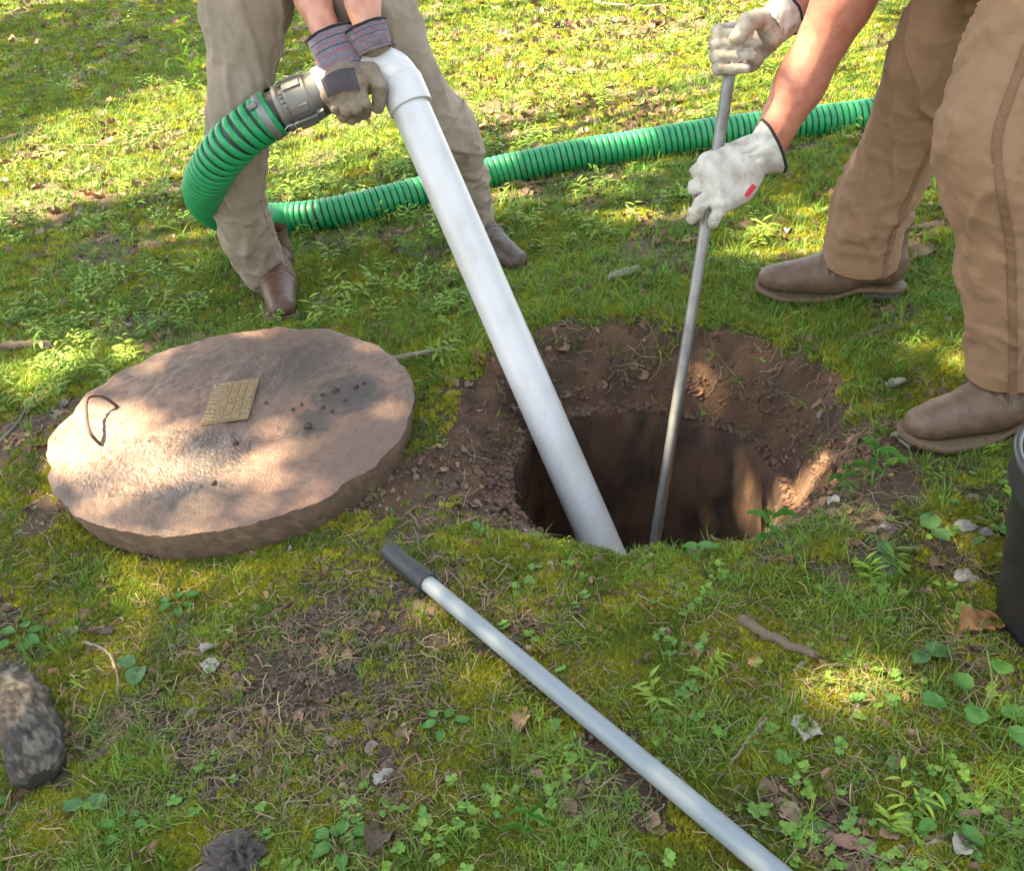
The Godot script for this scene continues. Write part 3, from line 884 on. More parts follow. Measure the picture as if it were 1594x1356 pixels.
func build_added_trees() -> void:
	rng.seed = 19
	# unseen trees added outside the picture to keep the low sky off the lawn
	var list := [[Vector2(5.6, -2.6), "added unseen leafy tree on the rise right of the workers"], [Vector2(5.0, 2.4), "added unseen leafy tree behind the viewer on the right"], [Vector2(0.9, 5.4), "added unseen leafy tree straight behind the viewer"], [Vector2(-3.8, 5.0), "added unseen leafy tree behind the viewer on the left"], [Vector2(6.2, -7.4), "added unseen leafy tree far right behind the green hose"], [Vector2(1.8, -12.5), "added unseen leafy tree far behind the steel rod"], [Vector2(-2.8, -14.0), "added unseen leafy tree far behind the left worker"], [Vector2(9.0, 0.3), "added unseen leafy tree farthest to the right"]]
	var cl := Shape.new()
	for k in 10:
		var a := k * 2.4
		var d := Vector3(cos(a), rng.randf_range(-0.4, 0.3), sin(a)).normalized()
		leaf_blade(cl, d * rng.randf_range(0.0, 0.14) + Vector3(0, rng.randf_range(-0.1, 0.1), 0), d, Vector3.UP, rng.randf_range(0.13, 0.18), rng.randf_range(0.08, 0.11), 0.2, 0.2, Color.WHITE, 3)
	var cluster := cl.mesh(M.canopy, false)
	for q in list:
		var foot := Vector3(q[0].x, lawn_y(q[0].x, q[0].y) - 0.1, q[0].y)
		var t := thing("tree", q[1], "tree", Vector3(foot.x, 0, foot.z), "trees round the lawn")
		var high := rng.randf_range(7.0, 9.0)
		var s := Shape.new()
		var path := spline([foot, foot + Vector3(0.08, high * 0.3, -0.06), foot + Vector3(-0.06, high * 0.65, 0.08), foot + Vector3(0, high, 0)], 8)
		tube(path, 0.19, 0.03, 12, s, Color.WHITE, true, 0.12)
		var buf := PackedFloat32Array()
		var lobes := []
		for k in 9:
			var a := k * 2.4 + rng.randf()
			var h := high * rng.randf_range(0.26, 0.95)
			var c := foot + Vector3(cos(a), 0, sin(a)) * rng.randf_range(0.5, 1.5) + Vector3.UP * h
			lobes.append(c)
			var start := path[clampi(int(h / high * 20.0) - 3, 3, 23)]
			tube(spline([start, start.lerp(c, 0.55) + Vector3(0, 0.12, 0), c], 4), 0.05, 0.01, 6, s)
		put("trunk", s.mesh(), M.bark, t)
		for k in 1500:
			var c: Vector3 = lobes[k % 9]
			var d := Vector3(rng.randfn(), rng.randfn() * 0.7, rng.randfn()).normalized() * pow(rng.randf(), 0.5) * 1.25
			var p := c + d
			var b := Basis(Vector3.UP, rng.randf() * TAU) * Basis(Vector3.RIGHT, rng.randf_range(-0.7, 0.7)) * rng.randf_range(0.8, 1.2)
			var f := rng.randf_range(0.75, 1.2)
			buf.append_array(PackedFloat32Array([b.x.x, b.y.x, b.z.x, p.x - foot.x, b.x.y, b.y.y, b.z.y, p.y, b.x.z, b.y.z, b.z.z, p.z - foot.z, f, f, f * 0.9, 1.0]))
		var mm := MultiMesh.new()
		mm.transform_format = MultiMesh.TRANSFORM_3D
		mm.use_colors = true
		mm.mesh = cluster
		mm.instance_count = buf.size() / 16
		mm.buffer = buf
		var o := MultiMeshInstance3D.new()
		o.name = "crown"
		o.multimesh = mm
		o.set_meta("kind", "stuff")
		t.add_child(o)

# ---------------------------------------------------------------- lid
func build_lid() -> void:
	var tilt := Basis(Vector3(1, 0.0806, 0).normalized(), Vector3(-0.0806, 1, 0.0556).normalized(), Vector3(0, -0.0556, 1).normalized())
	var t := thing("concrete_lid", "round thick pinkish-brown concrete lid lying on the moss", "lid", LID - Vector3(0, 0.076, 0))
	var s := Shape.new()
	var segs := 260
	var top := []
	var cols := []
	var side := []
	var side_cols := []
	var outline := PackedFloat32Array()
	for j in segs:
		var a := TAU * j / segs
		var r := 0.352 + 0.006 * sin(a * 2.0 + 1.0) + 0.005 * noise_mid.get_noise_2d(cos(a) * 0.6, sin(a) * 0.6) + 0.0035 * noise_fine.get_noise_2d(cos(a) * 9.0, sin(a) * 9.0)
		# a few broken corners along the left edge
		for q in [[2.75, 0.16, 0.012], [3.3, 0.12, 0.01], [2.35, 0.1, 0.008], [1.2, 0.07, 0.006], [0.75, 0.09, 0.008]]:
			var e: float = absf(wrapf(a - q[0], -PI, PI)) / q[1]
			if e < 1.0:
				r -= q[2] * (1.0 - e)
		outline.append(r)
	var rings := 80
	for i in rings + 1:
		var row := PackedVector3Array()
		var col := PackedColorArray()
		var f := float(i) / rings
		for j in segs:
			var a := TAU * j / segs
			var r := outline[j] * f
			var x := cos(a) * r
			var z := sin(a) * r
			var y := 0.0035 * noise_mid.get_noise_2d(x * 1.5 + 3.0, z * 1.5) + 0.0026 * noise_fine.get_noise_2d(x * 34.0, z * 34.0) + 0.0018 * noise_fine.get_noise_2d(x * 110.0, z * 110.0)
			var edge := (outline[j] - r)
			y -= 0.007 * pow(clampf(1.0 - edge / 0.016, 0.0, 1.0), 2.0) * (0.7 + 0.8 * noise_fine.get_noise_2d(cos(a) * 5.0, sin(a) * 5.0))
			row.append(LID + tilt * Vector3(x, y, z))
			col.append(stone_color(x, z))
		top.append(row)
		cols.append(col)
	s.grid(top, true, cols)
	var dry := PackedInt32Array()
	var damp := Shape.new()
	for i in range(0, s.t.size(), 3):
		var p := (s.v[s.t[i]] + s.v[s.t[i + 1]] + s.v[s.t[i + 2]]) / 3.0 - LID
		var q := pow((p.x + 0.09) / 0.15, 2.0) + pow((p.z - 0.16) / 0.10, 2.0) + 0.9 * noise_mid.get_noise_2d(p.x * 1.5 + 4.0, p.z * 1.5) + 0.5 * noise_fine.get_noise_2d(p.x * 25.0, p.z * 25.0)
		if q < 1.0:
			for k in 3:
				damp.v.append(s.v[s.t[i + k]])
				damp.c.append(s.c[s.t[i + k]] * 0.72)
				damp.t.append(damp.t.size())
		else:
			dry.append_array(PackedInt32Array([s.t[i], s.t[i + 1], s.t[i + 2]]))
	s.t = dry
	var depth := 9
	for i in depth + 1:
		var row := PackedVector3Array()
		var col := PackedColorArray()
		var f := float(i) / depth
		for j in segs:
			var a := TAU * j / segs
			if i == 0:
				row.append(top[rings][j])
			else:
				var r := outline[j] - 0.018 * f + 0.005 * noise_fine.get_noise_3d(cos(a) * 12.0, f * 1.2, sin(a) * 12.0) + 0.004 * noise_fine.get_noise_3d(cos(a) * 40.0, f * 9.0, sin(a) * 40.0)
				row.append(LID + tilt * Vector3(cos(a) * r, -0.012 - 0.068 * f, sin(a) * r))
			var n := noise_fine.get_noise_3d(cos(a) * 20.0, f * 4.0, sin(a) * 20.0)
			col.append(Color(0.27, 0.18, 0.125).lerp(Color(0.16, 0.11, 0.08), clampf(0.5 + n, 0.0, 1.0)))
		side.append(row)
		side_cols.append(col)
	s.grid(side, true, side_cols, false, true)
	put("slab", s.mesh(), M.lid, t)
	var dm := put("damp_patch", damp.mesh(null, true), M.lid_damp, t)
	dm.set_meta("label", "damp glistening patch on the lid")
	# wire handle
	var h := Shape.new()
	tube(spline(HANDLE, 7), 0.0033, 0.0033, 8, h, Color.WHITE, true, 0.25)
	put("wire_handle", h.mesh(), M.rust, t)
	# small crumbs and a chipped pale spot
	for q in [[0.195, -0.06, 0.008], [0.235, -0.065, 0.006], [0.17, -0.045, 0.005], [0.16, 0.06, 0.008], [0.20, 0.015, 0.004], [0.18, 0.0, 0.004], [0.03, 0.10, 0.006], [0.06, -0.03, 0.003], [0.22, -0.02, 0.004], [0.12, 0.0, 0.004], [0.135, -0.015, 0.003], [0.25, -0.08, 0.005], [0.02, 0.22, 0.006]]:
		var c := Shape.new()
		lump(c, Vector3.ZERO, q[2], 0.5, Vector3(q[0], q[1], 1))
		var o := put("crumb", c.mesh(), M.wet_soil, t)
		o.position = tilt * Vector3(q[0], 0.002, q[1]) + Vector3(0, 0.076, 0)
	# brass plate
	var u := (tilt * Vector3(-0.07, 0.0, -0.998)).normalized()
	var w := (tilt * Vector3(0.998, 0, -0.07)).normalized()
	var n := tilt.y
	var at := PLATE_AT
	var plate := Shape.new()
	var b := Basis(w, n, -u)
	var curl := func(p: Vector3) -> Vector3: return at + w * p.x + u * p.y + n * (p.z + 0.0018 + 0.0012 * sin(p.x * 40.0))
	var rows := []
	for k in [[0.0004, 0.0], [0.0, 0.0008], [0.0, 0.0018], [0.0006, 0.0024]]:
		var row := PackedVector3Array()
		var hx: float = 0.047 - k[0]
		var hy: float = 0.074 - k[0]
		for i in 12: row.append(curl.call(Vector3(-hx + 2 * hx * i / 12.0, -hy, k[1])))
		for i in 12: row.append(curl.call(Vector3(hx, -hy + 2 * hy * i / 12.0, k[1])))
		for i in 12: row.append(curl.call(Vector3(hx - 2 * hx * i / 12.0, hy, k[1])))
		for i in 12: row.append(curl.call(Vector3(-hx, hy - 2 * hy * i / 12.0, k[1])))
		rows.append(row)
	plate.grid(rows, true, Color.WHITE, true, true)
	var pl := put("brass_plate", plate.mesh(), M.brass, t)
	pl.set_meta("label", "embossed brass warning plate")
	var bar := Shape.new()
	bar.box(curl.call(Vector3(-0.0205, 0, 0.0026)), Vector3(0.0014, 0.001, 0.142), b, 0.2)
	var bo := put("divider_line", bar.mesh(), M.brass_letters_lit, pl)
	bo.position = Vector3.ZERO
	var lines := [["WARNING", -0.033, 0.024], ["DEATH MAY OCCUR", -0.0125, 0.0145], ["IF TANK IS ENTERED", 0.004, 0.0145], ["WITHOUT PROPER", 0.0205, 0.0145], ["EQUIPMENT", 0.0365, 0.0145]]
	for l in lines:
		var tm := TextMesh.new()
		var f := SystemFont.new()
		f.font_names = PackedStringArray(["Droid Sans"])
		f.font_weight = 700
		tm.font = f
		tm.text = l[0]
		tm.font_size = 32
		tm.pixel_size = l[2] / 32.0 * 1.25
		tm.depth = 0.003
		tm.curve_step = 2.0
		var o := MeshInstance3D.new()
		o.name = "lettering"
		o.mesh = tm
		o.material_override = M.brass_letters_lit
		pl.add_child(o, true)
		var wide: float = tm.get_aabb().size.x
		var fit := minf(1.0, 0.138 / maxf(wide, 0.001))
		o.transform = Transform3D(Basis(u * fit, -w, n), curl.call(Vector3(l[1], 0, 0.0028)))

func stone_color(x: float, z: float) -> Color:
	var n := noise_mid.get_noise_2d(x * 1.0 + 5.0, z * 1.0)
	var f := noise_fine.get_noise_2d(x * 30.0, z * 30.0)
	var g := noise_fine.get_noise_2d(x * 110.0, z * 110.0 + 9.0)
	var c := Color(0.275, 0.152, 0.102).lerp(Color(0.195, 0.12, 0.084), clampf(0.5 + n * 1.6, 0.0, 1.0))
	c = c.lerp(Color(0.16, 0.115, 0.085), clampf(f * 0.8, 0.0, 1.0))
	c = c * (1.0 + 0.25 * g)
	# dark damp blotches: x, z, radius, amount
	for q in [[0.215, -0.055, 0.075, 0.85], [0.16, 0.055, 0.05, 0.75], [0.06, -0.16, 0.12, 0.5], [0.13, -0.19, 0.10, 0.5], [-0.02, 0.14, 0.06, 0.7], [-0.17, 0.12, 0.10, 0.45], [-0.22, -0.02, 0.10, 0.35], [-0.12, -0.17, 0.08, 0.3], [0.0, 0.25, 0.07, 0.6], [0.26, -0.02, 0.05, 0.7], [0.02, -0.09, 0.05, 0.3]]:
		var dx: float = x - q[0]
		var dz: float = z - q[1]
		var d: float = (dx * dx + dz * dz) / (q[2] * q[2]) + f * 0.7 + n * 0.6
		if d < 1.4:
			c = c.lerp(Color(0.075, 0.06, 0.05), q[3] * (1.0 - smoothstep(0.3, 1.2, d)))
	return c

func lump(s: Shape, at: Vector3, r: float, rough: float, salt: Vector3, stretch := Vector3.ONE, rings := 6, segs := 8, col := Color.WHITE, grain := 1.3) -> void:
	var rows := []
	for i in range(1, rings):
		var th := PI * i / rings
		var row := PackedVector3Array()
		for j in segs:
			var a := TAU * j / segs
			var d := Vector3(sin(th) * cos(a), cos(th), sin(th) * sin(a))
			var k := 1.0 + rough * noise_fine.get_noise_3d(d.x * grain + salt.x * 50.0, d.y * grain + salt.y * 50.0, d.z * grain + salt.z)
			row.append(at + d * r * k * stretch)
		rows.append(row)
	s.grid(rows, true, col, true, true)

# ---------------------------------------------------------------- hose, pipe, rod, pole
func build_hose() -> void:
	var t := thing("suction_hose", "green corrugated suction hose looping round the left worker's leg", "hose", Vector3(0.42, 0.06, -2.95))
	var pts := HOSE.duplicate()
	pts.append_array(HOSE_GROUND)
	for i in range(9, pts.size()):
		pts[i].y = ground_y(pts[i].x, pts[i].z) + 0.045
	var path := even(spline(pts, 14), 0.006)
	var r := 0.0445
	var core := Shape.new()
	tube(path, r, r, 26, core, Color.WHITE)
	put("hose_wall", core.mesh(), M.hose_black, t)
	# the green rib winds round the wall
	var fr := frames(path)
	var pitch := 0.0195
	var per := 22
	var turns := int(path.size() * 0.006 / pitch) - 4
	var rows := []
	for k in turns * per:
		var a := TAU * k / per
		var s := pitch * k / per + 0.054
		var fi := s / 0.006
		var i := clampi(int(fi), 0, path.size() - 2)
		var w := fi - i
		var c := path[i].lerp(path[i + 1], w)
		var x: Vector3 = fr[i][0].lerp(fr[i + 1][0], w)
		var y: Vector3 = fr[i][1].lerp(fr[i + 1][1], w)
		var tan: Vector3 = fr[i][2]
		var out := x * cos(a) + y * sin(a)
		var row := PackedVector3Array()
		for q in [[-0.0079, -0.001], [-0.0077, 0.0030], [-0.0055, 0.0048], [0.0, 0.0055], [0.0055, 0.0048], [0.0077, 0.0030], [0.0079, -0.001]]:
			row.append(c + out * (r + q[1]) + tan * q[0])
		rows.append(row)
	var rib := Shape.new()
	rib.grid(rows, false)
	put("spiral_rib", rib.mesh(null, true), M.hose_green, t)
	# clamp band a few ribs behind the fitting
	var a0 := path[14]
	var cl := Shape.new()
	var ax := axis_between(path[13], path[16])
	lathe(ax, [[0.047, -0.009], [0.0510, -0.0085], [0.0514, 0.0], [0.0510, 0.0085], [0.047, 0.009]], 36, cl)
	put("clamp_band", cl.mesh(), M.alloy_dull, t)
	var scr := Shape.new()
	scr.box(a0 + (Vector3(-0.3, 0.6, 0.7)).normalized() * 0.054, Vector3(0.012, 0.02, 0.012), ax.basis, 0.25)
	put("clamp_screw", scr.mesh(), M.alloy_dull, t)
	# cam coupling
	var c := thing("cam_coupling", "grey metal cam coupling between green hose and white elbow", "coupling", COUPLING[1])
	var c0: Vector3 = COUPLING[0]
	var c1: Vector3 = COUPLING[2]
	var cax := axis_between(c0, c1)
	var L := c0.distance_to(c1)
	var body := Shape.new()
	lathe(cax, [[0.040, -0.004], [0.0475, -0.003], [0.0490, 0.0], [0.0490, 0.006], [0.0475, 0.009], [0.0445, 0.011], [0.0445, 0.020], [0.0490, 0.024], [0.0505, 0.027], [0.0505, L * 0.62], [0.0495, L * 0.66], [0.0465, L * 0.68], [0.0465, L * 0.9], [0.0455, L], [0.038, L]], 48, body)
	put("coupler_body", body.mesh(), M.alloy, c)
	for k in 6:
		var a := TAU * k / 6.0 + 0.4
		var rb := Shape.new()
		var o := cax.basis.x * cos(a) + cax.basis.z * sin(a)
		rb.box(c0 + cax.basis.y * (L * 0.40) + o * 0.0505, Vector3(0.016, L * 0.36, 0.006), Basis(cax.basis.y.cross(o), cax.basis.y, o), 0.3)
		put("lug", rb.mesh(), M.alloy, c)
	for k in 2:
		var o: Vector3 = (cax.basis.x * cos(0.95 + PI * k) + cax.basis.z * sin(0.95 + PI * k)).normalized()
		var lever := Shape.new()
		var sd := cax.basis.y.cross(o)
		lever.box(c0 + cax.basis.y * (L * 0.36) + o * 0.0575, Vector3(0.014, 0.066, 0.007), Basis(sd, cax.basis.y, o), 0.3)
		lever.box(c0 + cax.basis.y * (L * 0.74) + o * 0.054, Vector3(0.022, 0.016, 0.012), Basis(sd, cax.basis.y, o), 0.3)
		var lv := put("cam_lever", lever.mesh(), M.alloy, c)
		var ring := Shape.new()
		var rc := c0 + cax.basis.y * (L * 0.06) + o * 0.063
		var circle := []
		for q in 17:
			var b := TAU * q / 16.0
			circle.append(rc + (cax.basis.y * cos(b) + sd * sin(b)) * 0.013 + o * 0.003 * sin(b * 2.0))
		tube(PackedVector3Array(circle), 0.0011, 0.0011, 6, ring, Color.WHITE, false)
		var ro := put("pull_ring", ring.mesh(), M.steel, lv)
		ro.position = Vector3.ZERO

func build_pipe() -> void:
	var t := thing("white_pipe", "long white plastic pipe with elbow leaning into the shaft", "pipe", PIPE[2])
	var a: Vector3 = PIPE[1]
	var b: Vector3 = PIPE[2]
	var d := (b - a).normalized()
	var ax := axis_between(a - d * 0.01, b)
	var L := a.distance_to(b) + 0.12
	var s := Shape.new()
	var prof := []
	for k in 61:
		prof.append([0.0412, L * k / 60.0])
	prof.append([0.0405, L + 0.001])
	prof.append([0.0365, L + 0.001])
	prof.append([0.0362, L - 0.1])
	lathe(ax, prof, 48, s)
	put("pipe_tube", s.mesh(null, true), M.pvc, t)
	# elbow with its sockets
	var path := spline(ELBOW, 8)
	var el := Shape.new()
	tube(path, 0.0455, 0.0458, 40, el)
	var e := put("elbow", el.mesh(), M.pvc, t)
	var so := Shape.new()
	var p0: Vector3 = PIPE[0]
	var sx := axis_between(p0, p0 + d)
	lathe(sx, [[0.040, -0.012], [0.0455, -0.011], [0.0475, -0.004], [0.0472, 0.0], [0.0472, 0.050], [0.0467, 0.0535], [0.0457, 0.054], [0.0405, 0.0535]], 48, so)
	var k := put("socket", so.mesh(), M.pvc, e)
	k.position = Vector3.ZERO
	var s2 := Shape.new()
	var q0: Vector3 = ELBOW[0]
	var q1: Vector3 = ELBOW[1]
	lathe(axis_between(q0, q1), [[0.040, -0.002], [0.0485, 0.0], [0.0495, 0.003], [0.0495, 0.04], [0.0465, 0.043]], 48, s2)
	var k2 := put("socket", s2.mesh(), M.pvc, e)
	k2.position = Vector3.ZERO
	# scuffs and mud clinging to the lower end
	var r2 := RandomNumberGenerator.new()
	r2.seed = 5
	var mud := Shape.new()
	for i in 210:
		var f := 1.0 - pow(r2.randf(), 1.5) * 0.5
		if i > 190:
			f = r2.randf_range(0.05, 0.5)
		var ang := r2.randf() * TAU
		if r2.randf() < 0.7:
			ang = r2.randfn(2.6, 0.5)
		var o := (ax.basis.x * cos(ang) + ax.basis.z * sin(ang))
		var c := ax.origin + ax.basis.y * L * f * 0.93 + o * 0.0412
		var m := r2.randf_range(0.0007, 0.0022)
		var row0 := PackedVector3Array()
		for j in 6:
			var w := TAU * j / 6.0
			row0.append(c + (ax.basis.y * cos(w) * m * r2.randf_range(1.5, 9.0) + ax.basis.y.cross(o) * sin(w) * m * r2.randf_range(0.6, 1.3)) - o * 0.0006)
		mud.grid([row0, PackedVector3Array([c + o * 0.0003, c + o * 0.0003, c + o * 0.0003, c + o * 0.0003, c + o * 0.0003, c + o * 0.0003])], true)
	var mo := put("mud_specks", mud.mesh(null, true), M.mud, t)
	mo.set_meta("kind", "stuff")

func build_rod() -> void:
	var t := thing("metal_rod", "thin grey steel rod held upright in white gloves", "rod", ROD[3])
	var s := Shape.new()
	var ax := axis_between(ROD[3], ROD[1])
	var L: float = (ROD[3] as Vector3).distance_to(ROD[1]) + 0.018
	var prof := [[0.001, 0.0], [0.0095, 0.0], [0.0110, 0.0015]]
	for k in range(1, 60):
		prof.append([0.0110 + 0.00012 * sin(k * 2.3), L * k / 60.0])
	prof.append_array([[0.0110, L - 0.0015], [0.0100, L], [0.0086, L], [0.0084, L - 0.02], [0.001, L - 0.02]])
	lathe(ax, prof, 28, s)
	put("rod_tube", s.mesh(), M.steel_rod, t)

func build_pole() -> void:
	var a := Vector3(-0.199, ground_y(-0.199, -1.16) + 0.028, -1.16)
	var b := Vector3(0.288, ground_y(0.288, -0.52) + 0.034, -0.52)
	var t := thing("extension_pole", "pale grey pole with black grip lying across the foreground", "pole", b)
	var d := (b - a).normalized()
	var far := b + d * 0.35
	var ax := axis_between(a, far)
	var s := Shape.new()
	var L := a.distance_to(far)
	var prof := [[0.0125, 0.115]]
	for k in 41:
		prof.append([0.0128, 0.118 + (L - 0.118) * k / 40.0])
	lathe(ax, prof, 36, s, Color.WHITE, true)
	put("pole_tube", s.mesh(), M.pole, t)
	var g := Shape.new()
	lathe(ax, [[0.0105, 0.030], [0.0112, 0.004], [0.0130, 0.0005], [0.0150, 0.0], [0.0158, 0.003], [0.0163, 0.010], [0.0163, 0.040], [0.0168, 0.075], [0.0172, 0.108], [0.0172, 0.116], [0.0165, 0.119], [0.0136, 0.1195]], 36, g)
	var grip := put("grip", g.mesh(), M.rubber, t)
	grip.set_meta("label", "black rubber grip with hollow end")
	var h := Shape.new()
	lathe(ax, [[0.001, 0.028], [0.0108, 0.029]], 20, h)
	var ho := put("hollow", h.mesh(), M.hollow, grip)
	ho.position = Vector3.ZERO
	for k in 5:
		var r := Shape.new()
		lathe(ax, [[0.0165, 0.088 + k * 0.005], [0.0176, 0.0892 + k * 0.005], [0.0176, 0.0908 + k * 0.005], [0.0167, 0.092 + k * 0.005]], 30, r)
		var ro := put("grip_ring", r.mesh(null, true), M.rubber, grip)
		ro.position = Vector3.ZERO

func build_bucket() -> void:
	var c := Vector3(0.745, 0, -0.868)
	c.y = ground_y(c.x, c.z) - 0.012
	var t := thing("black_bucket", "scuffed black plastic bucket cut off by the right edge", "bucket", c)
	var s := Shape.new()
	var ax := Transform3D(Basis(), c)
	var prof := [[0.001, 0.0], [0.102, 0.0], [0.111, 0.004], [0.115, 0.012]]
	for k in 14:
		prof.append([0.1155 + 0.0325 * k / 13.0, 0.014 + 0.205 * k / 13.0])
	prof.append_array([[0.145, 0.222], [0.111, 0.02], [0.001, 0.018]])
	lathe(ax, prof, 72, s)
	put("pail", s.mesh(), M.bucket, t)
	var r := Shape.new()
	lathe(ax, [[0.144, 0.205], [0.151, 0.203], [0.154, 0.207], [0.1535, 0.232], [0.1565, 0.236], [0.158, 0.243], [0.155, 0.249], [0.149, 0.249], [0.1455, 0.243], [0.1445, 0.22]], 72, r)
	put("rim", r.mesh(), M.bucket_rim, t)
	var hd := Shape.new()
	var loop := []
	for k in 13:
		var a := PI * k / 12.0
		loop.append(c + Vector3(0.02 + 0.03 * sin(a), 0.225 - 0.12 * sin(a), 0) + Vector3(0.160 * sin(a), 0, 0.160 * cos(a)))
	tube(spline(loop, 3), 0.0022, 0.0022, 8, hd)
	put("bail_handle", hd.mesh(), M.steel, t)
	# a chip of dry leaf sticking to the wall
	var chip := Shape.new()
	var o := Vector3(-0.91, 0.0, 0.42).normalized()
	var p := c + o * 0.1275 + Vector3(0, 0.078, 0)
	var sd := Vector3.UP.cross(o)
	chip.grid([PackedVector3Array([p + sd * 0.006 + Vector3(0, -0.009, 0), p - sd * 0.006 + Vector3(0, -0.010, 0)]), PackedVector3Array([p + sd * 0.009 + Vector3(0, 0.002, 0) + o * 0.002, p - sd * 0.005 + o * 0.001]), PackedVector3Array([p + sd * 0.003 + Vector3(0, 0.013, 0), p - sd * 0.004 + Vector3(0, 0.008, 0) + o * 0.001])], false)
	tag(put("leaf_chip", chip.mesh(null, false), M.straw_leaf), "small tan leaf chip stuck to the black bucket", "leaf")

func build_rocks() -> void:
	# weathered log stub at the left edge
	var a := Vector3(-0.745, ground_y(-0.745, -0.935) + 0.022, -0.935)
	var b := Vector3(-0.612, ground_y(-0.612, -0.775) + 0.014, -0.775)
	var t := thing("log_stub", "dark rotten log stub with whitish crust at the left edge", "log", b)
	var s := Shape.new()
	var path := spline([a, a.lerp(b, 0.4) + Vector3(0.012, 0.012, -0.006), b], 22)
	var rows := tube_rows(path, func(i: int, n: int, ang: float):
		var f := float(i) / (n - 1)
		var q: Vector3 = path[i]
		var k := lerpf(0.040, 0.034, f) * (1.0 - 0.5 * pow(clampf((f - 0.86) / 0.14, 0.0, 1.0), 2.0))
		return k * (1.0 + 0.20 * noise_fine.get_noise_3d(cos(ang) * 1.9 + 3.0, sin(ang) * 1.6, f * 5.0) + 0.22 * noise_fine.get_noise_3d(cos(ang) * 7.0, sin(ang) * 7.0, q.z * 24.0)), 60)
	var cols := []
	for i in rows.size():
		var col := PackedColorArray()
		for j in 60:
			var q: Vector3 = rows[i][j]
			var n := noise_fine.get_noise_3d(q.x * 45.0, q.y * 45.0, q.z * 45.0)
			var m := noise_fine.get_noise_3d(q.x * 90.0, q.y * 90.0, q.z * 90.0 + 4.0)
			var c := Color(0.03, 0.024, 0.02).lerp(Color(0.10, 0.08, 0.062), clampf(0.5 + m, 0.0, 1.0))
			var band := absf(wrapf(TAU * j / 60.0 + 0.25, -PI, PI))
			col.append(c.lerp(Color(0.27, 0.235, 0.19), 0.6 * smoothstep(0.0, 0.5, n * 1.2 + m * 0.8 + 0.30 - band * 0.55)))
		cols.append(col)
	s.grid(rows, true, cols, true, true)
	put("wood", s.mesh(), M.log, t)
	# hollow end on the far side
	var h := Shape.new()
	var ax := axis_between(a, b)
	lump(h, a + Vector3(-0.012, -0.004, 0.028), 0.03, 0.4, Vector3(4, 4, 4), Vector3(1, 1, 1), 10, 14)
	put("hollow_knot", h.mesh(), M.hollow, t)
	var k := Shape.new()
	var kp := Vector3(-0.315, ground_y(-0.315, -0.635) - 0.004, -0.635)
	lump(k, kp, 0.042, 0.45, Vector3(1, 2, 3), Vector3(1.0, 0.6, 0.8), 40, 60, Color.WHITE, 3.0)
	tag(put("dirt_clod", k.mesh(), M.wet_soil), "wet black clod of mud at the bottom edge", "clod")

# ---------------------------------------------------------------- people
func leg_rows(data: Array, flat: float, salt: float, segs := 88) -> Array:
	var pts := []
	var rad := []
	for d in data:
		pts.append(d[0])
		rad.append(d[1])
	var per := 15
	var path := spline(pts, per)
	var n := path.size()
	var fr := frames(path, Vector3(0, 0, 1))
	var rows := []
	for i in n:
		var k := mini(i / per, rad.size() - 2)
		var w := float(i - k * per) / per
		w = w * w * (3.0 - 2.0 * w)
		var r := lerpf(rad[k], rad[k + 1], w)
		var v := float(i) / (n - 1)
		var row := PackedVector3Array()
		for j in segs:
			var a := TAU * j / segs
			var o: Vector3 = fr[i][0] * cos(a) * flat + fr[i][1] * sin(a)
			var p: Vector3 = path[i] + o * r
			# folds: long soft ones down the thigh, slanting creases that crowd towards the hem
			var q := p * 1.0
			var soft := noise_mid.get_noise_3d(q.x * 1.6 + salt, q.y * 0.55, q.z * 1.6)
			var slant := noise_fine.get_noise_3d(q.x * 9.0 + salt * 3.0, (q.y + q.x * 0.45 * sin(salt)) * 19.0, q.z * 9.0)
			var crease := 1.0 - absf(noise_fine.get_noise_3d(q.x * 5.0 - salt, (q.y - q.x * 0.7 * cos(salt)) * 11.0 + salt, q.z * 5.0)) * 4.5
			var drape := 1.0 - absf(noise_mid.get_noise_3d(q.x * 1.5 + salt * 2.0, (q.y + q.x * 0.9) * 0.42, q.z * 1.5 - salt)) * 5.0
			var low := smoothstep(0.45, 1.0, v)
			var d := soft * 0.005 + slant * (0.0008 + 0.002 * low) + maxf(crease, 0.0) * (0.0018 + 0.0035 * low) + pow(maxf(drape, 0.0), 1.5) * 0.010
			d *= 1.0 - 0.75 * smoothstep(0.90, 0.985, v)
			if v > 0.955:
				d += 0.0022
			row.append(p + o.normalized() * (d - 0.003))
		rows.append(row)
	# turned-in hem
	var last: PackedVector3Array = rows[rows.size() - 1]
	var inner := PackedVector3Array()
	for j in segs:
		inner.append(last[j].lerp(path[n - 1], 0.06) + Vector3(0, 0.004, 0))
	rows.append(inner)
	return rows

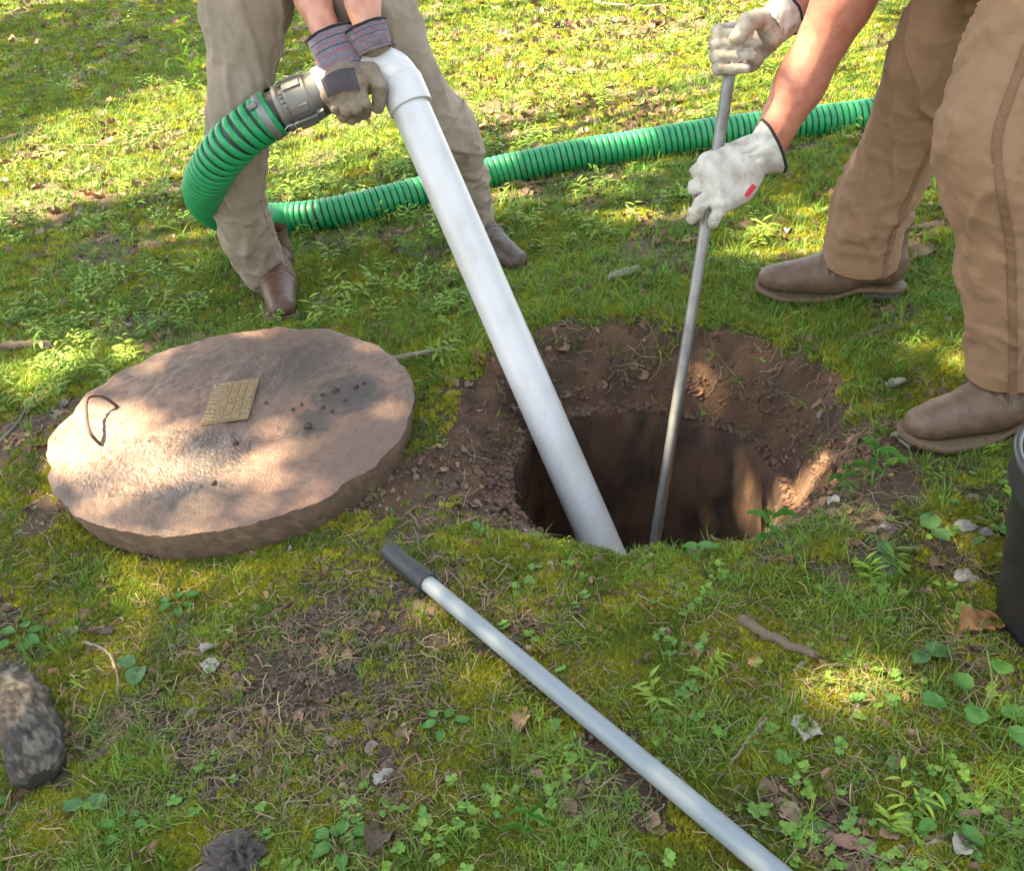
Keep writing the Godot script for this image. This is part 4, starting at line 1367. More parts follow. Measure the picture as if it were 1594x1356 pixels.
func seam(rows: Array, column: int, width: int, parent: Node3D, material: Material, called := "side_seam") -> void:
	# a felled seam: a raised strip that follows the cloth, with a row of stitches on either side
	var s := Shape.new()
	var out := []
	var segs: int = rows[0].size()
	for i in range(2, rows.size() - 1):
		var row := PackedVector3Array()
		var a: Vector3 = rows[i][(column - 1 + segs) % segs]
		var b: Vector3 = rows[i][column % segs]
		var c: Vector3 = rows[i][(column + 1) % segs]
		var along: Vector3 = (rows[mini(i + 1, rows.size() - 2)][column % segs] - rows[i - 1][column % segs]).normalized()
		var across := (c - a).normalized()
		var nrm := along.cross(across).normalized()
		var mid := Vector3.ZERO
		for p in rows[i]:
			mid += p
		mid /= segs
		if nrm.dot(b - mid) < 0.0:
			nrm = -nrm
		var pucker := 0.0009 * sin(i * 2.1) + 0.0005 * sin(i * 5.3)
		var hw := 0.0011 * width
		for q in [[-hw, -0.0015], [-hw * 0.9, 0.0016 + pucker], [-hw * 0.55, 0.0010], [0.0, 0.0021 + pucker], [hw * 0.55, 0.0010], [hw * 0.9, 0.0016 - pucker], [hw, -0.0015]]:
			row.append(b + across * q[0] + nrm * q[1])
		out.append(row)
	s.grid(out, false)
	put(called, s.mesh(null, false), material, parent)

func glove(hand: Array, salt: float, parent: Node3D, material: Material, size := 1.0, slim := 1.0, heel := [], called := "glove") -> MeshInstance3D:
	var wrist: Vector3 = hand[0]
	var palm := []
	for i in 4:
		palm.append([wrist, hand[1 + i * 4], 0.024 * size, 0.0165 * size])
	palm.append([hand[1], hand[13], 0.0165 * size, 0.015 * size])
	palm.append([wrist.lerp(hand[1], 0.5), wrist.lerp(hand[13], 0.5), 0.021 * size, 0.021 * size])
	palm.append([wrist, hand[17], 0.023 * size, 0.019 * size])
	for i in heel.size() - 1:
		palm.append([heel[i], heel[i + 1], 0.022, 0.019])
	var pb := bone_list(palm)
	var fingers := []
	var joints := PackedVector3Array()
	for i in 4:
		var a := 1 + i * 4
		var k: float = size * slim * [1.0, 1.03, 1.0, 0.88][i]
		fingers.append(bone_list([[hand[a], hand[a + 1], 0.0150 * k, 0.0140 * k], [hand[a + 1], hand[a + 2], 0.0140 * k, 0.0132 * k], [hand[a + 2], hand[a + 3], 0.0132 * k, 0.0118 * k]]))
		joints.append_array(PackedVector3Array([hand[a + 1], hand[a + 2]]))
	fingers.append(bone_list([[hand[17], hand[18], 0.0195 * size, 0.0165 * size], [hand[18], hand[19], 0.0165 * size, 0.0150 * size], [hand[19], hand[20], 0.0150 * size, 0.0130 * size]]))
	joints.append(hand[19])
	var lo := wrist
	var hi := wrist
	for p in hand:
		lo = lo.min(p)
		hi = hi.max(p)
	lo -= Vector3.ONE * 0.032
	hi += Vector3.ONE * 0.032
	var f := func(p: Vector3) -> float:
		var d := bones_distance(p, pb, 0.016)
		for b in fingers:
			var e := bones_distance(p, b, 0.006)
			d = smin(d, e, 0.003)
		if d < 0.012:
			for j in joints:
				var q := p.distance_squared_to(j)
				if q < 0.0006:
					d += 0.0014 * sin(p.distance_to(j) * 900.0 + salt) * (1.0 - q / 0.0006)
			d -= 0.0014 * noise_fine.get_noise_3d(p.x * 30.0 + salt, p.y * 55.0, p.z * 30.0) + 0.0006 * noise_fine.get_noise_3d(p.x * 110.0, p.y * 110.0 + salt, p.z * 110.0)
		return d
	var s := Shape.new()
	field_mesh(lo, hi, 0.0034, f, s)
	return put(called, s.mesh(), material, parent)

func cuff(path_pts: Array, radii: Array, flat: float, side: Vector3, parent: Node3D, material: Material, stripes: bool, gather := 0.0) -> Array:
	var path := spline(path_pts, int(48.0 / (path_pts.size() - 1)))
	var n := path.size()
	var fr := frames(path, side)
	var rows := []
	var cols := []
	for i in n:
		var v := float(i) / (n - 1)
		var ff := v * (radii.size() - 1)
		var k := mini(int(ff), radii.size() - 2)
		var r := lerpf(radii[k], radii[k + 1], smoothstep(0.0, 1.0, ff - k))
		var row := PackedVector3Array()
		var col := PackedColorArray()
		for j in 72:
			var a := TAU * j / 72
			var o: Vector3 = fr[i][0] * cos(a) + fr[i][1] * sin(a) * flat
			var d := 0.004 * noise_fine.get_noise_3d(cos(a) * 1.6 + r * 90.0, sin(a) * 1.6, v * 2.0)
			if gather > 0.0:
				d += gather * sin(a * 17.0 + 2.0 * sin(a * 3.0)) * exp(-pow((v - 0.38) / 0.2, 2.0))
			row.append(path[i] + o * (r + d))
			var c := Color.WHITE
			if stripes:
				var band := fposmod(v * 5.2 + 0.15, 1.0)
				var weave := noise_fine.get_noise_2d(a * 14.0, v * 9.0)
				c = Color(0.135, 0.13, 0.165).lerp(Color(0.19, 0.175, 0.20), clampf(0.5 + weave, 0.0, 1.0))
				if band < 0.10:
					c = Color(0.02, 0.026, 0.055)
				elif band > 0.38 and band < 0.7 and noise_fine.get_noise_2d(a * 10.0 + 30.0, v * 40.0) > 0.06:
					c = Color(0.30, 0.085, 0.10)
			col.append(c)
		rows.append(row)
		cols.append(col)
	var inner := PackedVector3Array()
	var last: PackedVector3Array = rows[n - 1]
	for p in last:
		inner.append(p.lerp(path[n - 1], 0.05))
	rows.append(inner)
	cols.append(cols[n - 1])
	var inner2 := PackedVector3Array()
	for j in last.size():
		inner2.append(rows[n - 12][j].lerp(path[n - 12], 0.08))
	rows.append(inner2)
	cols.append(cols[n - 1])
	var s := Shape.new()
	s.grid(rows, true, cols)
	put("glove_cuff", s.mesh(), material, parent)
	var edge := PackedVector3Array(last)
	edge.append(last[0])
	var t := Shape.new()
	tube(edge, 0.0028, 0.0028, 8, t, Color.WHITE, false)
	put("cuff_binding", t.mesh(), M.black_trim, parent)
	return rows

var boot_upper: ArrayMesh
var boot_sole: ArrayMesh
var boot_heel: ArrayMesh

func sole_half(x: float) -> float:
	if x < -0.04:
		return 0.033 * sqrt(maxf(0.0, 1.0 - pow((x + 0.04) / 0.036, 2.0)))
	if x < 0.05:
		return lerpf(0.033, 0.030, (x + 0.04) / 0.09)
	if x < 0.13:
		return lerpf(0.030, 0.0485, smoothstep(0.05, 0.13, x))
	if x < 0.175:
		return 0.0485
	return 0.0485 * pow(maxf(0.0, 1.0 - pow((x - 0.175) / 0.062, 2.4)), 0.42)

func sole_bottom(x: float) -> float:
	return 0.024 * (1.0 - smoothstep(0.01, 0.085, x)) + 0.012 * smoothstep(0.17, 0.24, x)

func make_boot() -> void:
	var b := bone_list([
		[Vector3(-0.034, 0.070, 0), Vector3(-0.004, 0.075, 0), 0.036, 0.037],
		[Vector3(-0.006, 0.10, 0), Vector3(0.075, 0.068, 0), 0.046, 0.038],
		[Vector3(0.06, 0.052, 0.008), Vector3(0.204, 0.033, 0.012), 0.034, 0.0185],
		[Vector3(0.06, 0.052, -0.008), Vector3(0.204, 0.033, -0.012), 0.034, 0.0185],
		[Vector3(0.10, 0.050, 0.0), Vector3(0.205, 0.034, 0.0), 0.035, 0.0195],
		[Vector3(-0.010, 0.10, 0), Vector3(-0.014, 0.27, 0), 0.046, 0.056]])
	var f := func(p: Vector3) -> float:
		var d := bones_distance(p, b, 0.03)
		# creases across the instep, a welted seam line round the vamp
		if d < 0.02:
			var band := exp(-pow((p.x - 0.085) / 0.028, 2.0)) * smoothstep(0.05, 0.08, p.y)
			d += 0.0034 * band * sin(p.x * 330.0 + p.z * 60.0 + 3.0 * noise_fine.get_noise_3d(p.x * 20.0, p.y * 20.0, p.z * 20.0))
			d -= 0.0022 * noise_fine.get_noise_3d(p.x * 22.0, p.y * 26.0, p.z * 26.0)
			d += 0.0030 * exp(-pow((p.x - 0.022 - p.y * 0.35 + 0.04) / 0.0035, 2.0))
			d += 0.0024 * exp(-pow((p.y - 0.098 + 0.55 * absf(p.x - 0.045)) / 0.0035, 2.0)) * smoothstep(-0.02, 0.02, p.x) * (1.0 - smoothstep(0.07, 0.10, p.x))
		var low := sole_bottom(p.x) + 0.012
		return maxf(d, low - p.y)
	var s := Shape.new()
	field_mesh(Vector3(-0.09, 0.0, -0.075), Vector3(0.25, 0.165, 0.075), 0.0048, f, s)
	boot_upper = s.mesh()
	var sole := Shape.new()
	var rows := []
	var xs := []
	for k in 15:
		xs.append(-0.0759 + 0.0359 * (1.0 - cos(PI * 0.5 * k / 14.0)))
	for k in 24:
		xs.append(-0.037 + 0.207 * k / 23.0)
	for k in 16:
		xs.append(0.175 + 0.0618 * sin(PI * 0.5 * (k + 1) / 16.0))
	for x in xs:
		var w := maxf(sole_half(x) + (0.0035 if x > 0.0 else 0.001), 0.0012)
		var y0 := sole_bottom(x)
		var y1 := y0 + 0.0115
		var row := PackedVector3Array()
		var e := minf(0.0025, w * 0.5)
		for q in [[-w + e, y0], [-w, y0 + 0.002], [-w - 0.0008, y1 - 0.003], [-w + e, y1], [w - e, y1], [w + 0.0008, y1 - 0.003], [w, y0 + 0.002], [w - e, y0]]:
			row.append(Vector3(x, q[1], q[0]))
		rows.append(row)
	sole.grid(rows, true, Color.WHITE, true, true)
	boot_sole = sole.mesh()
	var h := Shape.new()
	rows = []
	for k in 20:
		var x := -0.0735 + 0.0855 * k / 19.0
		var w := maxf(sole_half(x) - 0.002, 0.0015) if k > 0 else 0.008
		rows.append(PackedVector3Array([Vector3(x + 0.003, 0, -w), Vector3(x, 0.026, -w), Vector3(x, 0.026, w), Vector3(x + 0.003, 0, w)]))
	h.grid(rows, true, Color.WHITE, true, true)
	boot_heel = h.mesh()

func boot(at: Vector2, dir: Vector2, size: float, parent: Node3D, hide: Material) -> void:
	var n := ground_normal(at.x, at.y).lerp(Vector3.UP, 0.35).normalized()
	var x := Vector3(dir.x, 0, dir.y).normalized()
	x = (x - n * x.dot(n)).normalized()
	var o := Node3D.new()
	o.name = "boot"
	parent.add_child(o, true)
	o.transform = Transform3D(Basis(x, n, x.cross(n)) * size, Vector3(at.x, ground_y(at.x, at.y) + 0.002, at.y) - parent.position)
	for q in [["boot_upper", boot_upper, hide], ["sole", boot_sole, M.sole], ["heel", boot_heel, M.heel]]:
		var m := MeshInstance3D.new()
		m.name = q[0]
		m.mesh = q[1]
		m.material_override = q[2]
		o.add_child(m, true)

func person_body(t: Node3D, arms: Array, hips: Vector3, chest: Vector3, shoulders: Array, head: Vector3, face: Vector3, skin: Material, shirt: Material, hair: Material) -> void:
	var bones := [[hips, chest, 0.09, 0.10], [chest, head - face * 0.02 - Vector3(0, 0.07, 0), 0.07, 0.052]]
	for k in 2:
		var a: Array = arms[k]
		var pts: Array = a[0]
		var rad: Array = a[1]
		for i in pts.size() - 1:
			bones.append([pts[i], pts[i + 1], rad[i], rad[i + 1]])
		bones.append([pts[pts.size() - 1], shoulders[k], rad[rad.size() - 1], 0.055])
		bones.append([shoulders[k], chest, 0.055, 0.08])
	# head: skull, jaw, nose, ears
	var up := (head - chest).normalized()
	var side := face.cross(up).normalized()
	bones.append([head + up * 0.03 - face * 0.02, head + up * 0.02 + face * 0.025, 0.082, 0.072])
	bones.append([head - up * 0.05 + face * 0.03, head - up * 0.065 + face * 0.062, 0.05, 0.03])
	bones.append([head + up * 0.01 + face * 0.092, head - up * 0.022 + face * 0.108, 0.009, 0.013])
	for e in [-1.0, 1.0]:
		bones.append([head + side * e * 0.080 + up * 0.012, head + side * e * 0.082 - up * 0.025, 0.014, 0.010])
	var b := bone_list(bones)
	var lo := Vector3.ONE * 1e9
	var hi := -lo
	for q in bones:
		lo = lo.min((q[0] as Vector3).min(q[1]))
		hi = hi.max((q[0] as Vector3).max(q[1]))
	lo -= Vector3.ONE * 0.13
	hi += Vector3.ONE * 0.13
	var s := Shape.new()
	field_mesh(lo, hi, 0.0115, func(p: Vector3) -> float: return bones_distance(p, b, 0.022) - 0.0012 * noise_fine.get_noise_3d(p.x * 14.0, p.y * 14.0, p.z * 14.0), s)
	put("body", s.mesh(), skin, t)
	# short-sleeved shirt
	var cloth := [[hips + (chest - hips) * 0.05, chest, 0.155, 0.165], [chest, chest + (head - chest) * 0.3, 0.13, 0.085]]
	for k in 2:
		var pts: Array = arms[k][0]
		var elbow: Vector3 = pts[pts.size() - 1]
		cloth.append([shoulders[k], chest, 0.075, 0.13])
		cloth.append([shoulders[k].lerp(elbow, 0.62), shoulders[k], 0.066, 0.075])
	var cb := bone_list(cloth)
	var sh := Shape.new()
	field_mesh(lo - Vector3.ONE * 0.05, hi + Vector3.ONE * 0.05, 0.016, func(p: Vector3) -> float: return bones_distance(p, cb, 0.05) - 0.006 * noise_fine.get_noise_3d(p.x * 7.0, p.y * 9.0, p.z * 7.0), sh)
	put("shirt", sh.mesh(), shirt, t)
	var hb := bone_list([[head + up * 0.045 - face * 0.03, head + up * 0.05 + face * 0.02, 0.086, 0.074], [head + up * 0.03 - face * 0.045, head - up * 0.02 - face * 0.05, 0.07, 0.055]])
	var hs := Shape.new()
	field_mesh(head - Vector3.ONE * 0.18, head + Vector3.ONE * 0.18, 0.011, func(p: Vector3) -> float: return maxf(bones_distance(p, hb, 0.03) - 0.004 * noise_fine.get_noise_3d(p.x * 60.0, p.y * 60.0, p.z * 60.0), (p - head).dot(face) - 0.055), hs)
	put("hair", hs.mesh(), hair, t)
	for e in [-1.0, 1.0]:
		var eye := Shape.new()
		lump(eye, head + up * 0.018 + face * 0.083 + side * e * 0.032, 0.011, 0.0, Vector3.ZERO, Vector3.ONE, 8, 10)
		put("eye", eye.mesh(), M.eye, t)
	var mouth := Shape.new()
	mouth.box(head - up * 0.055 + face * 0.088, Vector3(0.045, 0.007, 0.006), Basis(side, up, face), 0.3)
	put("mouth", mouth.mesh(), M.lips, t)

func trousers(t: Node3D, a: Array, b: Array, material: Material, hips: Vector3, salt: float) -> Array:
	var ra := leg_rows(a, 1.02, salt)
	var rb := leg_rows(b, 1.02, salt + 7.0)
	var s := Shape.new()
	s.grid(ra, true)
	s.grid(rb, true)
	# seat: from each thigh up to the waist
	var top_a: Vector3 = a[0][0]
	var top_b: Vector3 = b[0][0]
	var cb := bone_list([[top_a, hips.lerp(top_a, 0.35), a[0][1] * 0.98, 0.115], [top_b, hips.lerp(top_b, 0.35), b[0][1] * 0.98, 0.115], [hips.lerp(top_a, 0.35), hips.lerp(top_b, 0.35), 0.115, 0.115], [hips, hips + Vector3(0, 0.06, 0), 0.15, 0.15]])
	var lo := top_a.min(top_b).min(hips) - Vector3.ONE * 0.22
	var hi := top_a.max(top_b).max(hips) + Vector3.ONE * 0.26
	field_mesh(lo, hi, 0.014, func(p: Vector3) -> float: return bones_distance(p, cb, 0.05) - 0.004 * noise_fine.get_noise_3d(p.x * 9.0, p.y * 12.0, p.z * 9.0), s)
	put("trousers", s.mesh(), material, t)
	return [ra, rb]

func build_people() -> void:
	make_boot()
	# the worker on the left, bending over the white pipe
	var lt := thing("person", "worker in khaki trousers and striped-cuff gloves gripping the white pipe", "person", Vector3(-0.35, lawn_y(-0.35, -2.35), -2.35))
	var hipl := Vector3(-0.36, 0.86, -2.36)
	trousers(lt, LEG_A, LEG_B, M.khaki, hipl, 1.3)
	var rows := leg_rows(LEG_A, 1.02, 1.3)
	seam(rows, 66, 4, lt, M.khaki)
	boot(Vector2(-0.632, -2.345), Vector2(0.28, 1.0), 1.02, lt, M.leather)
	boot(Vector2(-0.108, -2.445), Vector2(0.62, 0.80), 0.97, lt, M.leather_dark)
	var chest_l := Vector3(-0.33, 1.13, -2.06)
	person_body(lt, [[ARM_C, [0.029, 0.0355, 0.042]], [ARM_D, [0.027, 0.034, 0.042]]], hipl, chest_l, [chest_l + Vector3(-0.19, 0.02, 0), chest_l + Vector3(0.19, 0.02, 0)], chest_l + Vector3(0.02, 0.24, 0.16), Vector3(0.1, -0.45, 0.88).normalized(), M.skin_pale, M.shirt_grey, M.hair_brown)
	var g1 := glove(HAND_C, 1.0, lt, M.glove_tan, 1.05, 0.82)
	g1.set_meta("label", "tan leather work glove with grey elastic back")
	glove(HAND_D, 5.0, lt, M.glove_tan, 1.0)
	cuff(CUFF_C, [0.050, 0.054, 0.056], 0.68, Vector3(1, 0, 0), lt, M.striped, true)
	cuff(CUFF_D, [0.036, 0.040, 0.042], 1.0, Vector3(1, 0, 0), lt, M.striped, true)
	elastic_patch(lt)
	# the worker on the right, working the rod
	var rt := thing("person", "worker in brown trousers and white gloves holding the steel rod", "person", Vector3(0.85, lawn_y(0.85, -1.6), -1.6))
	var hipr := Vector3(1.03, 0.93, -1.50)
	var both := trousers(rt, LEG_C, LEG_D, M.brown_twill, hipr, 4.1)
	seam(both[0], 6, 6, rt, M.brown_seam)
	seam(both[1], 84, 6, rt, M.brown_seam)
	boot(Vector2(0.882, -1.335), Vector2(-0.98, 0.16), 1.0, rt, M.leather_dusty)
	boot(Vector2(0.772, -1.868), Vector2(-0.98, -0.2), 1.0, rt, M.leather_dusty)
	var chest_r := Vector3(0.70, 1.07, -1.55)
	person_body(rt, [[ARM_B, [0.0335, 0.042, 0.049, 0.047]], [ARM_A, [0.031, 0.037, 0.043]]], hipr, chest_r, [chest_r + Vector3(0, 0.0, 0.18), chest_r + Vector3(0, 0.0, -0.18)], chest_r + Vector3(-0.22, 0.10, 0), Vector3(-0.75, -0.66, 0).normalized(), M.skin_red, M.shirt_grey, M.hair_dark)
	var g3 := glove(HAND_A, 2.0, rt, M.glove_grey, 1.0, 0.80)
	g3.set_meta("label", "pale grey leather glove gripping the top of the rod")
	glove(HAND_B, 3.0, rt, M.glove_white, 1.0, 0.9, HAND_B_HEEL)
	cuff(CUFF_B, [0.040, 0.036, 0.043, 0.054], 0.85, Vector3(0.3, 0.9, 0.2), rt, M.cuff_white, false, 0.0022)
	cuff(CUFF_A, [0.036, 0.040], 0.9, Vector3(0.3, 0.9, 0.2), rt, M.cuff_white, false)
	var lb := Shape.new()
	var tp := GLOVE_TAG
	lb.box(tp, Vector3(0.004, 0.024, 0.009), Basis(Vector3(0, 0, 1), Vector3(0.52, 0.80, 0.3).normalized(), Vector3(0.80, -0.52, 0.3).normalized()).orthonormalized(), 0.2)
	var lo := put("woven_tag", lb.mesh(), M.red_tag, rt)
	lo.set_meta("label", "small red woven tag on the white glove")

func elastic_patch(t: Node3D) -> void:
	# shirred dark cloth on the back of the tan glove
	var rows := []
	var a := ELASTIC
	for i in 9:
		var v := i / 8.0
		var row := PackedVector3Array()
		for j in 49:
			var u := j / 48.0
			var p: Vector3 = (a[0] as Vector3).lerp(a[1], u).lerp((a[3] as Vector3).lerp(a[2], u), v)
			var n: Vector3 = ((a[1] - a[0]) as Vector3).cross(a[3] - a[0]).normalized()
			if n.z < 0.0:
				n = -n
			var bulge := 0.010 * sin(PI * u) + 0.006 * sin(PI * v)
			row.append(p + n * (bulge + 0.0013 * sin(u * 70.0 + sin(v * 9.0)) - 0.004 * (1.0 if i == 0 or i == 8 else 0.0)))
		rows.append(row)
	var s := Shape.new()
	s.grid(rows, false)
	put("elastic_back", s.mesh(null, false), M.elastic, t)

# ---------------------------------------------------------------- ground cover
func grass_blade(s: Shape, base: Vector3, out: Vector3, length: float, width: float, bend: float, col := Color.WHITE, steps := 4) -> void:
	var side := Vector3(-out.z, 0, out.x)
	var rows := []
	for i in steps + 1:
		var t := float(i) / steps
		var m := base + out * length * bend * t * t + Vector3.UP * length * (t - bend * 0.55 * t * t)
		var w := width * 0.5 * (1.0 - pow(t, 2.2)) + 0.0001
		rows.append(PackedVector3Array([m - side * w, m + side * w]))
	s.grid(rows, false, col)

func tuft_mesh(blades: int, length: float, width: float, spread: float, lean: float) -> ArrayMesh:
	var s := Shape.new()
	for k in blades:
		var a := rng.randf() * TAU
		var o := Vector3(cos(a), 0, sin(a))
		var g := rng.randf_range(0.75, 1.2)
		grass_blade(s, o * spread * rng.randf() , o.rotated(Vector3.UP, rng.randf_range(-0.6, 0.6)), length * rng.randf_range(0.5, 1.1), width * rng.randf_range(0.7, 1.2), rng.randf_range(0.25, lean), Color(g, g, g * rng.randf_range(0.7, 1.0)))
	return s.mesh(null, false)

func stilt_mesh() -> ArrayMesh:
	var s := Shape.new()
	for st in 3:
		var a := rng.randf() * TAU
		var o := Vector3(cos(a), 0, sin(a))
		var h := rng.randf_range(0.045, 0.085)
		var top := o * h * 0.5 + Vector3.UP * h
		tube(spline([o * 0.008, o * h * 0.15 + Vector3.UP * h * 0.5, top], 3), 0.0008, 0.0005, 4, s, Color(0.8, 0.8, 0.55), false)
		for k in 5:
			var f := 0.25 + 0.75 * k / 4.0
			var p := (o * 0.008).lerp(top, f)
			var d := o.rotated(Vector3.UP, (1.2 if k % 2 else -1.2) + rng.randf_range(-0.5, 0.5))
			d = (d + Vector3.UP * rng.randf_range(0.0, 0.55)).normalized()
			var g := rng.randf_range(0.8, 1.2)
			leaf_blade(s, p, d, Vector3.UP, rng.randf_range(0.028, 0.05), rng.randf_range(0.007, 0.011), 0.25, 0.3, Color(g, g, g * 0.85), 4)
	return s.mesh(null, false)

func clover_mesh() -> ArrayMesh:
	var s := Shape.new()
	for st in 4:
		var a := rng.randf() * TAU
		var at := Vector3(cos(a), 0, sin(a)) * rng.randf() * 0.022
		var h := rng.randf_range(0.010, 0.026)
		var top := at + Vector3(rng.randf_range(-0.006, 0.006), h, rng.randf_range(-0.006, 0.006))
		tube(PackedVector3Array([at, at.lerp(top, 0.5), top]), 0.0006, 0.0005, 4, s, Color(0.9, 0.9, 0.6), false)
		var turn := rng.randf() * TAU
		var r := rng.randf_range(0.0058, 0.0092)
		var g := rng.randf_range(0.78, 1.25)
		var tip := Basis(Vector3(cos(turn), 0, sin(turn)), rng.randf_range(-0.45, 0.45))
		for k in 3:
			var b := turn + TAU * k / 3.0
			var d := tip * Vector3(cos(b), 0.12, sin(b))
			var sd := tip * Vector3(-sin(b), 0, cos(b))
			var up := sd.cross(d) * -1.0
			var rows := []
			for q in [[0.0, 0.1, 0.0], [0.35, 0.62, 0.05], [0.75, 0.88, 0.1], [1.05, 0.78, 0.08], [1.22, 0.4, 0.02]]:
				rows.append(PackedVector3Array([top + d * r * q[0] - sd * r * q[1] + up * r * 0.22 * q[1], top + d * r * q[0] * (0.93 if q[0] > 1.0 else 1.0), top + d * r * q[0] + sd * r * q[1] + up * r * 0.22 * q[1]]))
			s.grid(rows, false, Color(g, g, g))
	return s.mesh(null, false)

func moss_mesh() -> ArrayMesh:
	var s := Shape.new()
	for k in 16:
		var a := rng.randf() * TAU
		var r := sqrt(rng.randf()) * 0.008
		var p := Vector3(cos(a) * r, -0.001, sin(a) * r)
		var h := rng.randf_range(0.0035, 0.0075)
		var d := Vector3(rng.randf_range(-0.6, 0.6), 1, rng.randf_range(-0.6, 0.6)).normalized()
		var g := rng.randf_range(0.7, 1.3)
		for w in 3:
			var b := a + TAU * w / 3.0
			var o := Vector3(cos(b), 0.2, sin(b))
			s.tri(p + o * 0.0012, p + o.rotated(Vector3.UP, 1.8) * 0.0012, p + d * h + o * 0.0014, Color(g, g, g * rng.randf_range(0.6, 1.1)))
	return s.mesh(null, false)

func flake_mesh(curl: float, seed_value: float) -> ArrayMesh:
	var s := Shape.new()
	var rows := []
	for i in 6:
		var t := i / 5.0
		var row := PackedVector3Array()
		var w := 0.42 * pow(sin(PI * clampf(t * 0.9 + 0.05, 0.0, 1.0)), 0.7) + 0.04
		for j in 5:
			var u := j / 4.0 * 2.0 - 1.0
			var y := curl * (u * u * 0.35 + 0.25 * sin(t * 4.0 + seed_value)) + 0.16 * noise_fine.get_noise_2d(t * 3.0 + seed_value * 7.0, u * 2.0)
			row.append(Vector3((t - 0.5), y, u * w * (1.0 + 0.35 * noise_fine.get_noise_2d(t * 5.0, u + seed_value * 3.0))))
		rows.append(row)
	s.grid(rows, false)
	return s.mesh(null, false)

func crumb_mesh(seed_value: float) -> ArrayMesh:
	var s := Shape.new()
	lump(s, Vector3.ZERO, 1.0, 0.9, Vector3(seed_value, 1, 1), Vector3(1, 0.75, 1), 5, 7)
	return s.mesh()

func straw_mesh(bend: float) -> ArrayMesh:
	var s := Shape.new()
	var path := PackedVector3Array()
	for i in 8:
		var t := i / 7.0 - 0.5
		path.append(Vector3(t, 0.03 + 0.05 * sin(i * 1.7 + bend * 9.0), bend * (t * t * 1.6 - 0.2) + 0.02 * sin(i * 2.2)))
	tube(path, 0.012, 0.007, 4, s, Color.WHITE, false)
	return s.mesh()

func clear_of_things(x: float, z: float, margin: float) -> bool:
	if Vector2(x - LID.x, z - LID.z).length() < 0.33 + margin:
		return false
	if Vector2(x - 0.745, z + 0.868).length() < 0.115 + margin:
		return false
	var a := Vector2(-0.199, -1.16)
	var d := Vector2(0.30, -0.52) - a
	var h := clampf((Vector2(x, z) - a).dot(d) / d.length_squared(), 0.0, 1.0)
	if Vector2(x, z).distance_to(a + d * h) < 0.004 + margin * 1.3:
		return false
	var e := Vector2(-0.73, -0.93)
	d = Vector2(-0.585, -0.775) - e
	h = clampf((Vector2(x, z) - e).dot(d) / d.length_squared(), 0.0, 1.0)
	return Vector2(x, z).distance_to(e + d * h) > 0.02 + margin

func spread(called: String, label: String, category: String, meshes: Array, material: Material, count: int, chance: Callable, size: Callable, tint: Callable, lie := 0.0, margin := 0.01, sink := 0.0, far := 15.0) -> void:
	var bufs := []
	for m in meshes:
		bufs.append(PackedFloat32Array())
	for i in count:
		var z := -0.40 * pow(far / 0.40, rng.randf())
		var x := rng.randf_range(-1.0, 1.0) * (0.68 * absf(z) + 0.72)
		if rng.randf() > chance.call(x, z):
			continue
		if z > -2.1 and not clear_of_things(x, z, margin):
			continue
		var t := shaft_t(x, z)
		if t < 0.02:
			continue
		var n := ground_normal(x, z) if z > -3.0 else Vector3.UP
		var s: float = size.call(x, z)
		var y := Vector3.UP.lerp(n, 0.85).normalized()
		if lie > 0.0:
			y = (y + Vector3(rng.randf_range(-lie, lie), 0, rng.randf_range(-lie, lie))).normalized()
		var xx := y.cross(Vector3(sin(i * 1.7), 0.0, cos(i * 1.7))).normalized()
		if xx.length_squared() < 0.5:
			xx = Vector3.RIGHT
		var b := Basis(xx, y, xx.cross(y)) * s
		var p := Vector3(x, ground_y(x, z) - sink * s, z)
		var c: Color = tint.call(x, z)
		bufs[i % meshes.size()].append_array(PackedFloat32Array([b.x.x, b.y.x, b.z.x, p.x, b.x.y, b.y.y, b.z.y, p.y, b.x.z, b.y.z, b.z.z, p.z, c.r, c.g, c.b, 1.0]))
	var root: Node3D = self
	if meshes.size() > 1:
		root = thing(called, label, category)
		root.set_meta("kind", "stuff")
	for k in meshes.size():
		if bufs[k].size() == 0:
			continue
		var mm := MultiMesh.new()
		mm.transform_format = MultiMesh.TRANSFORM_3D
		mm.use_colors = true
		mm.mesh = meshes[k]
		mm.instance_count = bufs[k].size() / 16
		mm.buffer = bufs[k]
		var o := MultiMeshInstance3D.new()
		o.multimesh = mm
		o.material_override = material
		o.set_meta("kind", "stuff")
		if root == self:
			o.name = numbered(called)
			add_child(o)
			tag(o, label, category)
		else:
			o.name = called + "_patch"
			root.add_child(o, true)

func blob(x: float, z: float, cx: float, cz: float, rx: float, rz: float) -> float:
	var q := pow((x - cx) / rx, 2.0) + pow((z - cz) / rz, 2.0)
	return 1.0 - smoothstep(0.4, 1.3, q)

func vary(c: Color, k: float) -> Color:
	var f := 1.0 + rng.randf_range(-k, k)
	return Color(c.r * f * (1.0 + rng.randf_range(-0.12, 0.12)), c.g * f, c.b * f * (1.0 + rng.randf_range(-0.2, 0.2)))

func muddy(x: float, z: float) -> float:
	# trampled, mud-splashed strip in the left foreground
	return maxf(blob(x, z, -0.27, -0.88, 0.22, 0.22), blob(x, z, -0.12, -1.02, 0.14, 0.14) * 0.8)

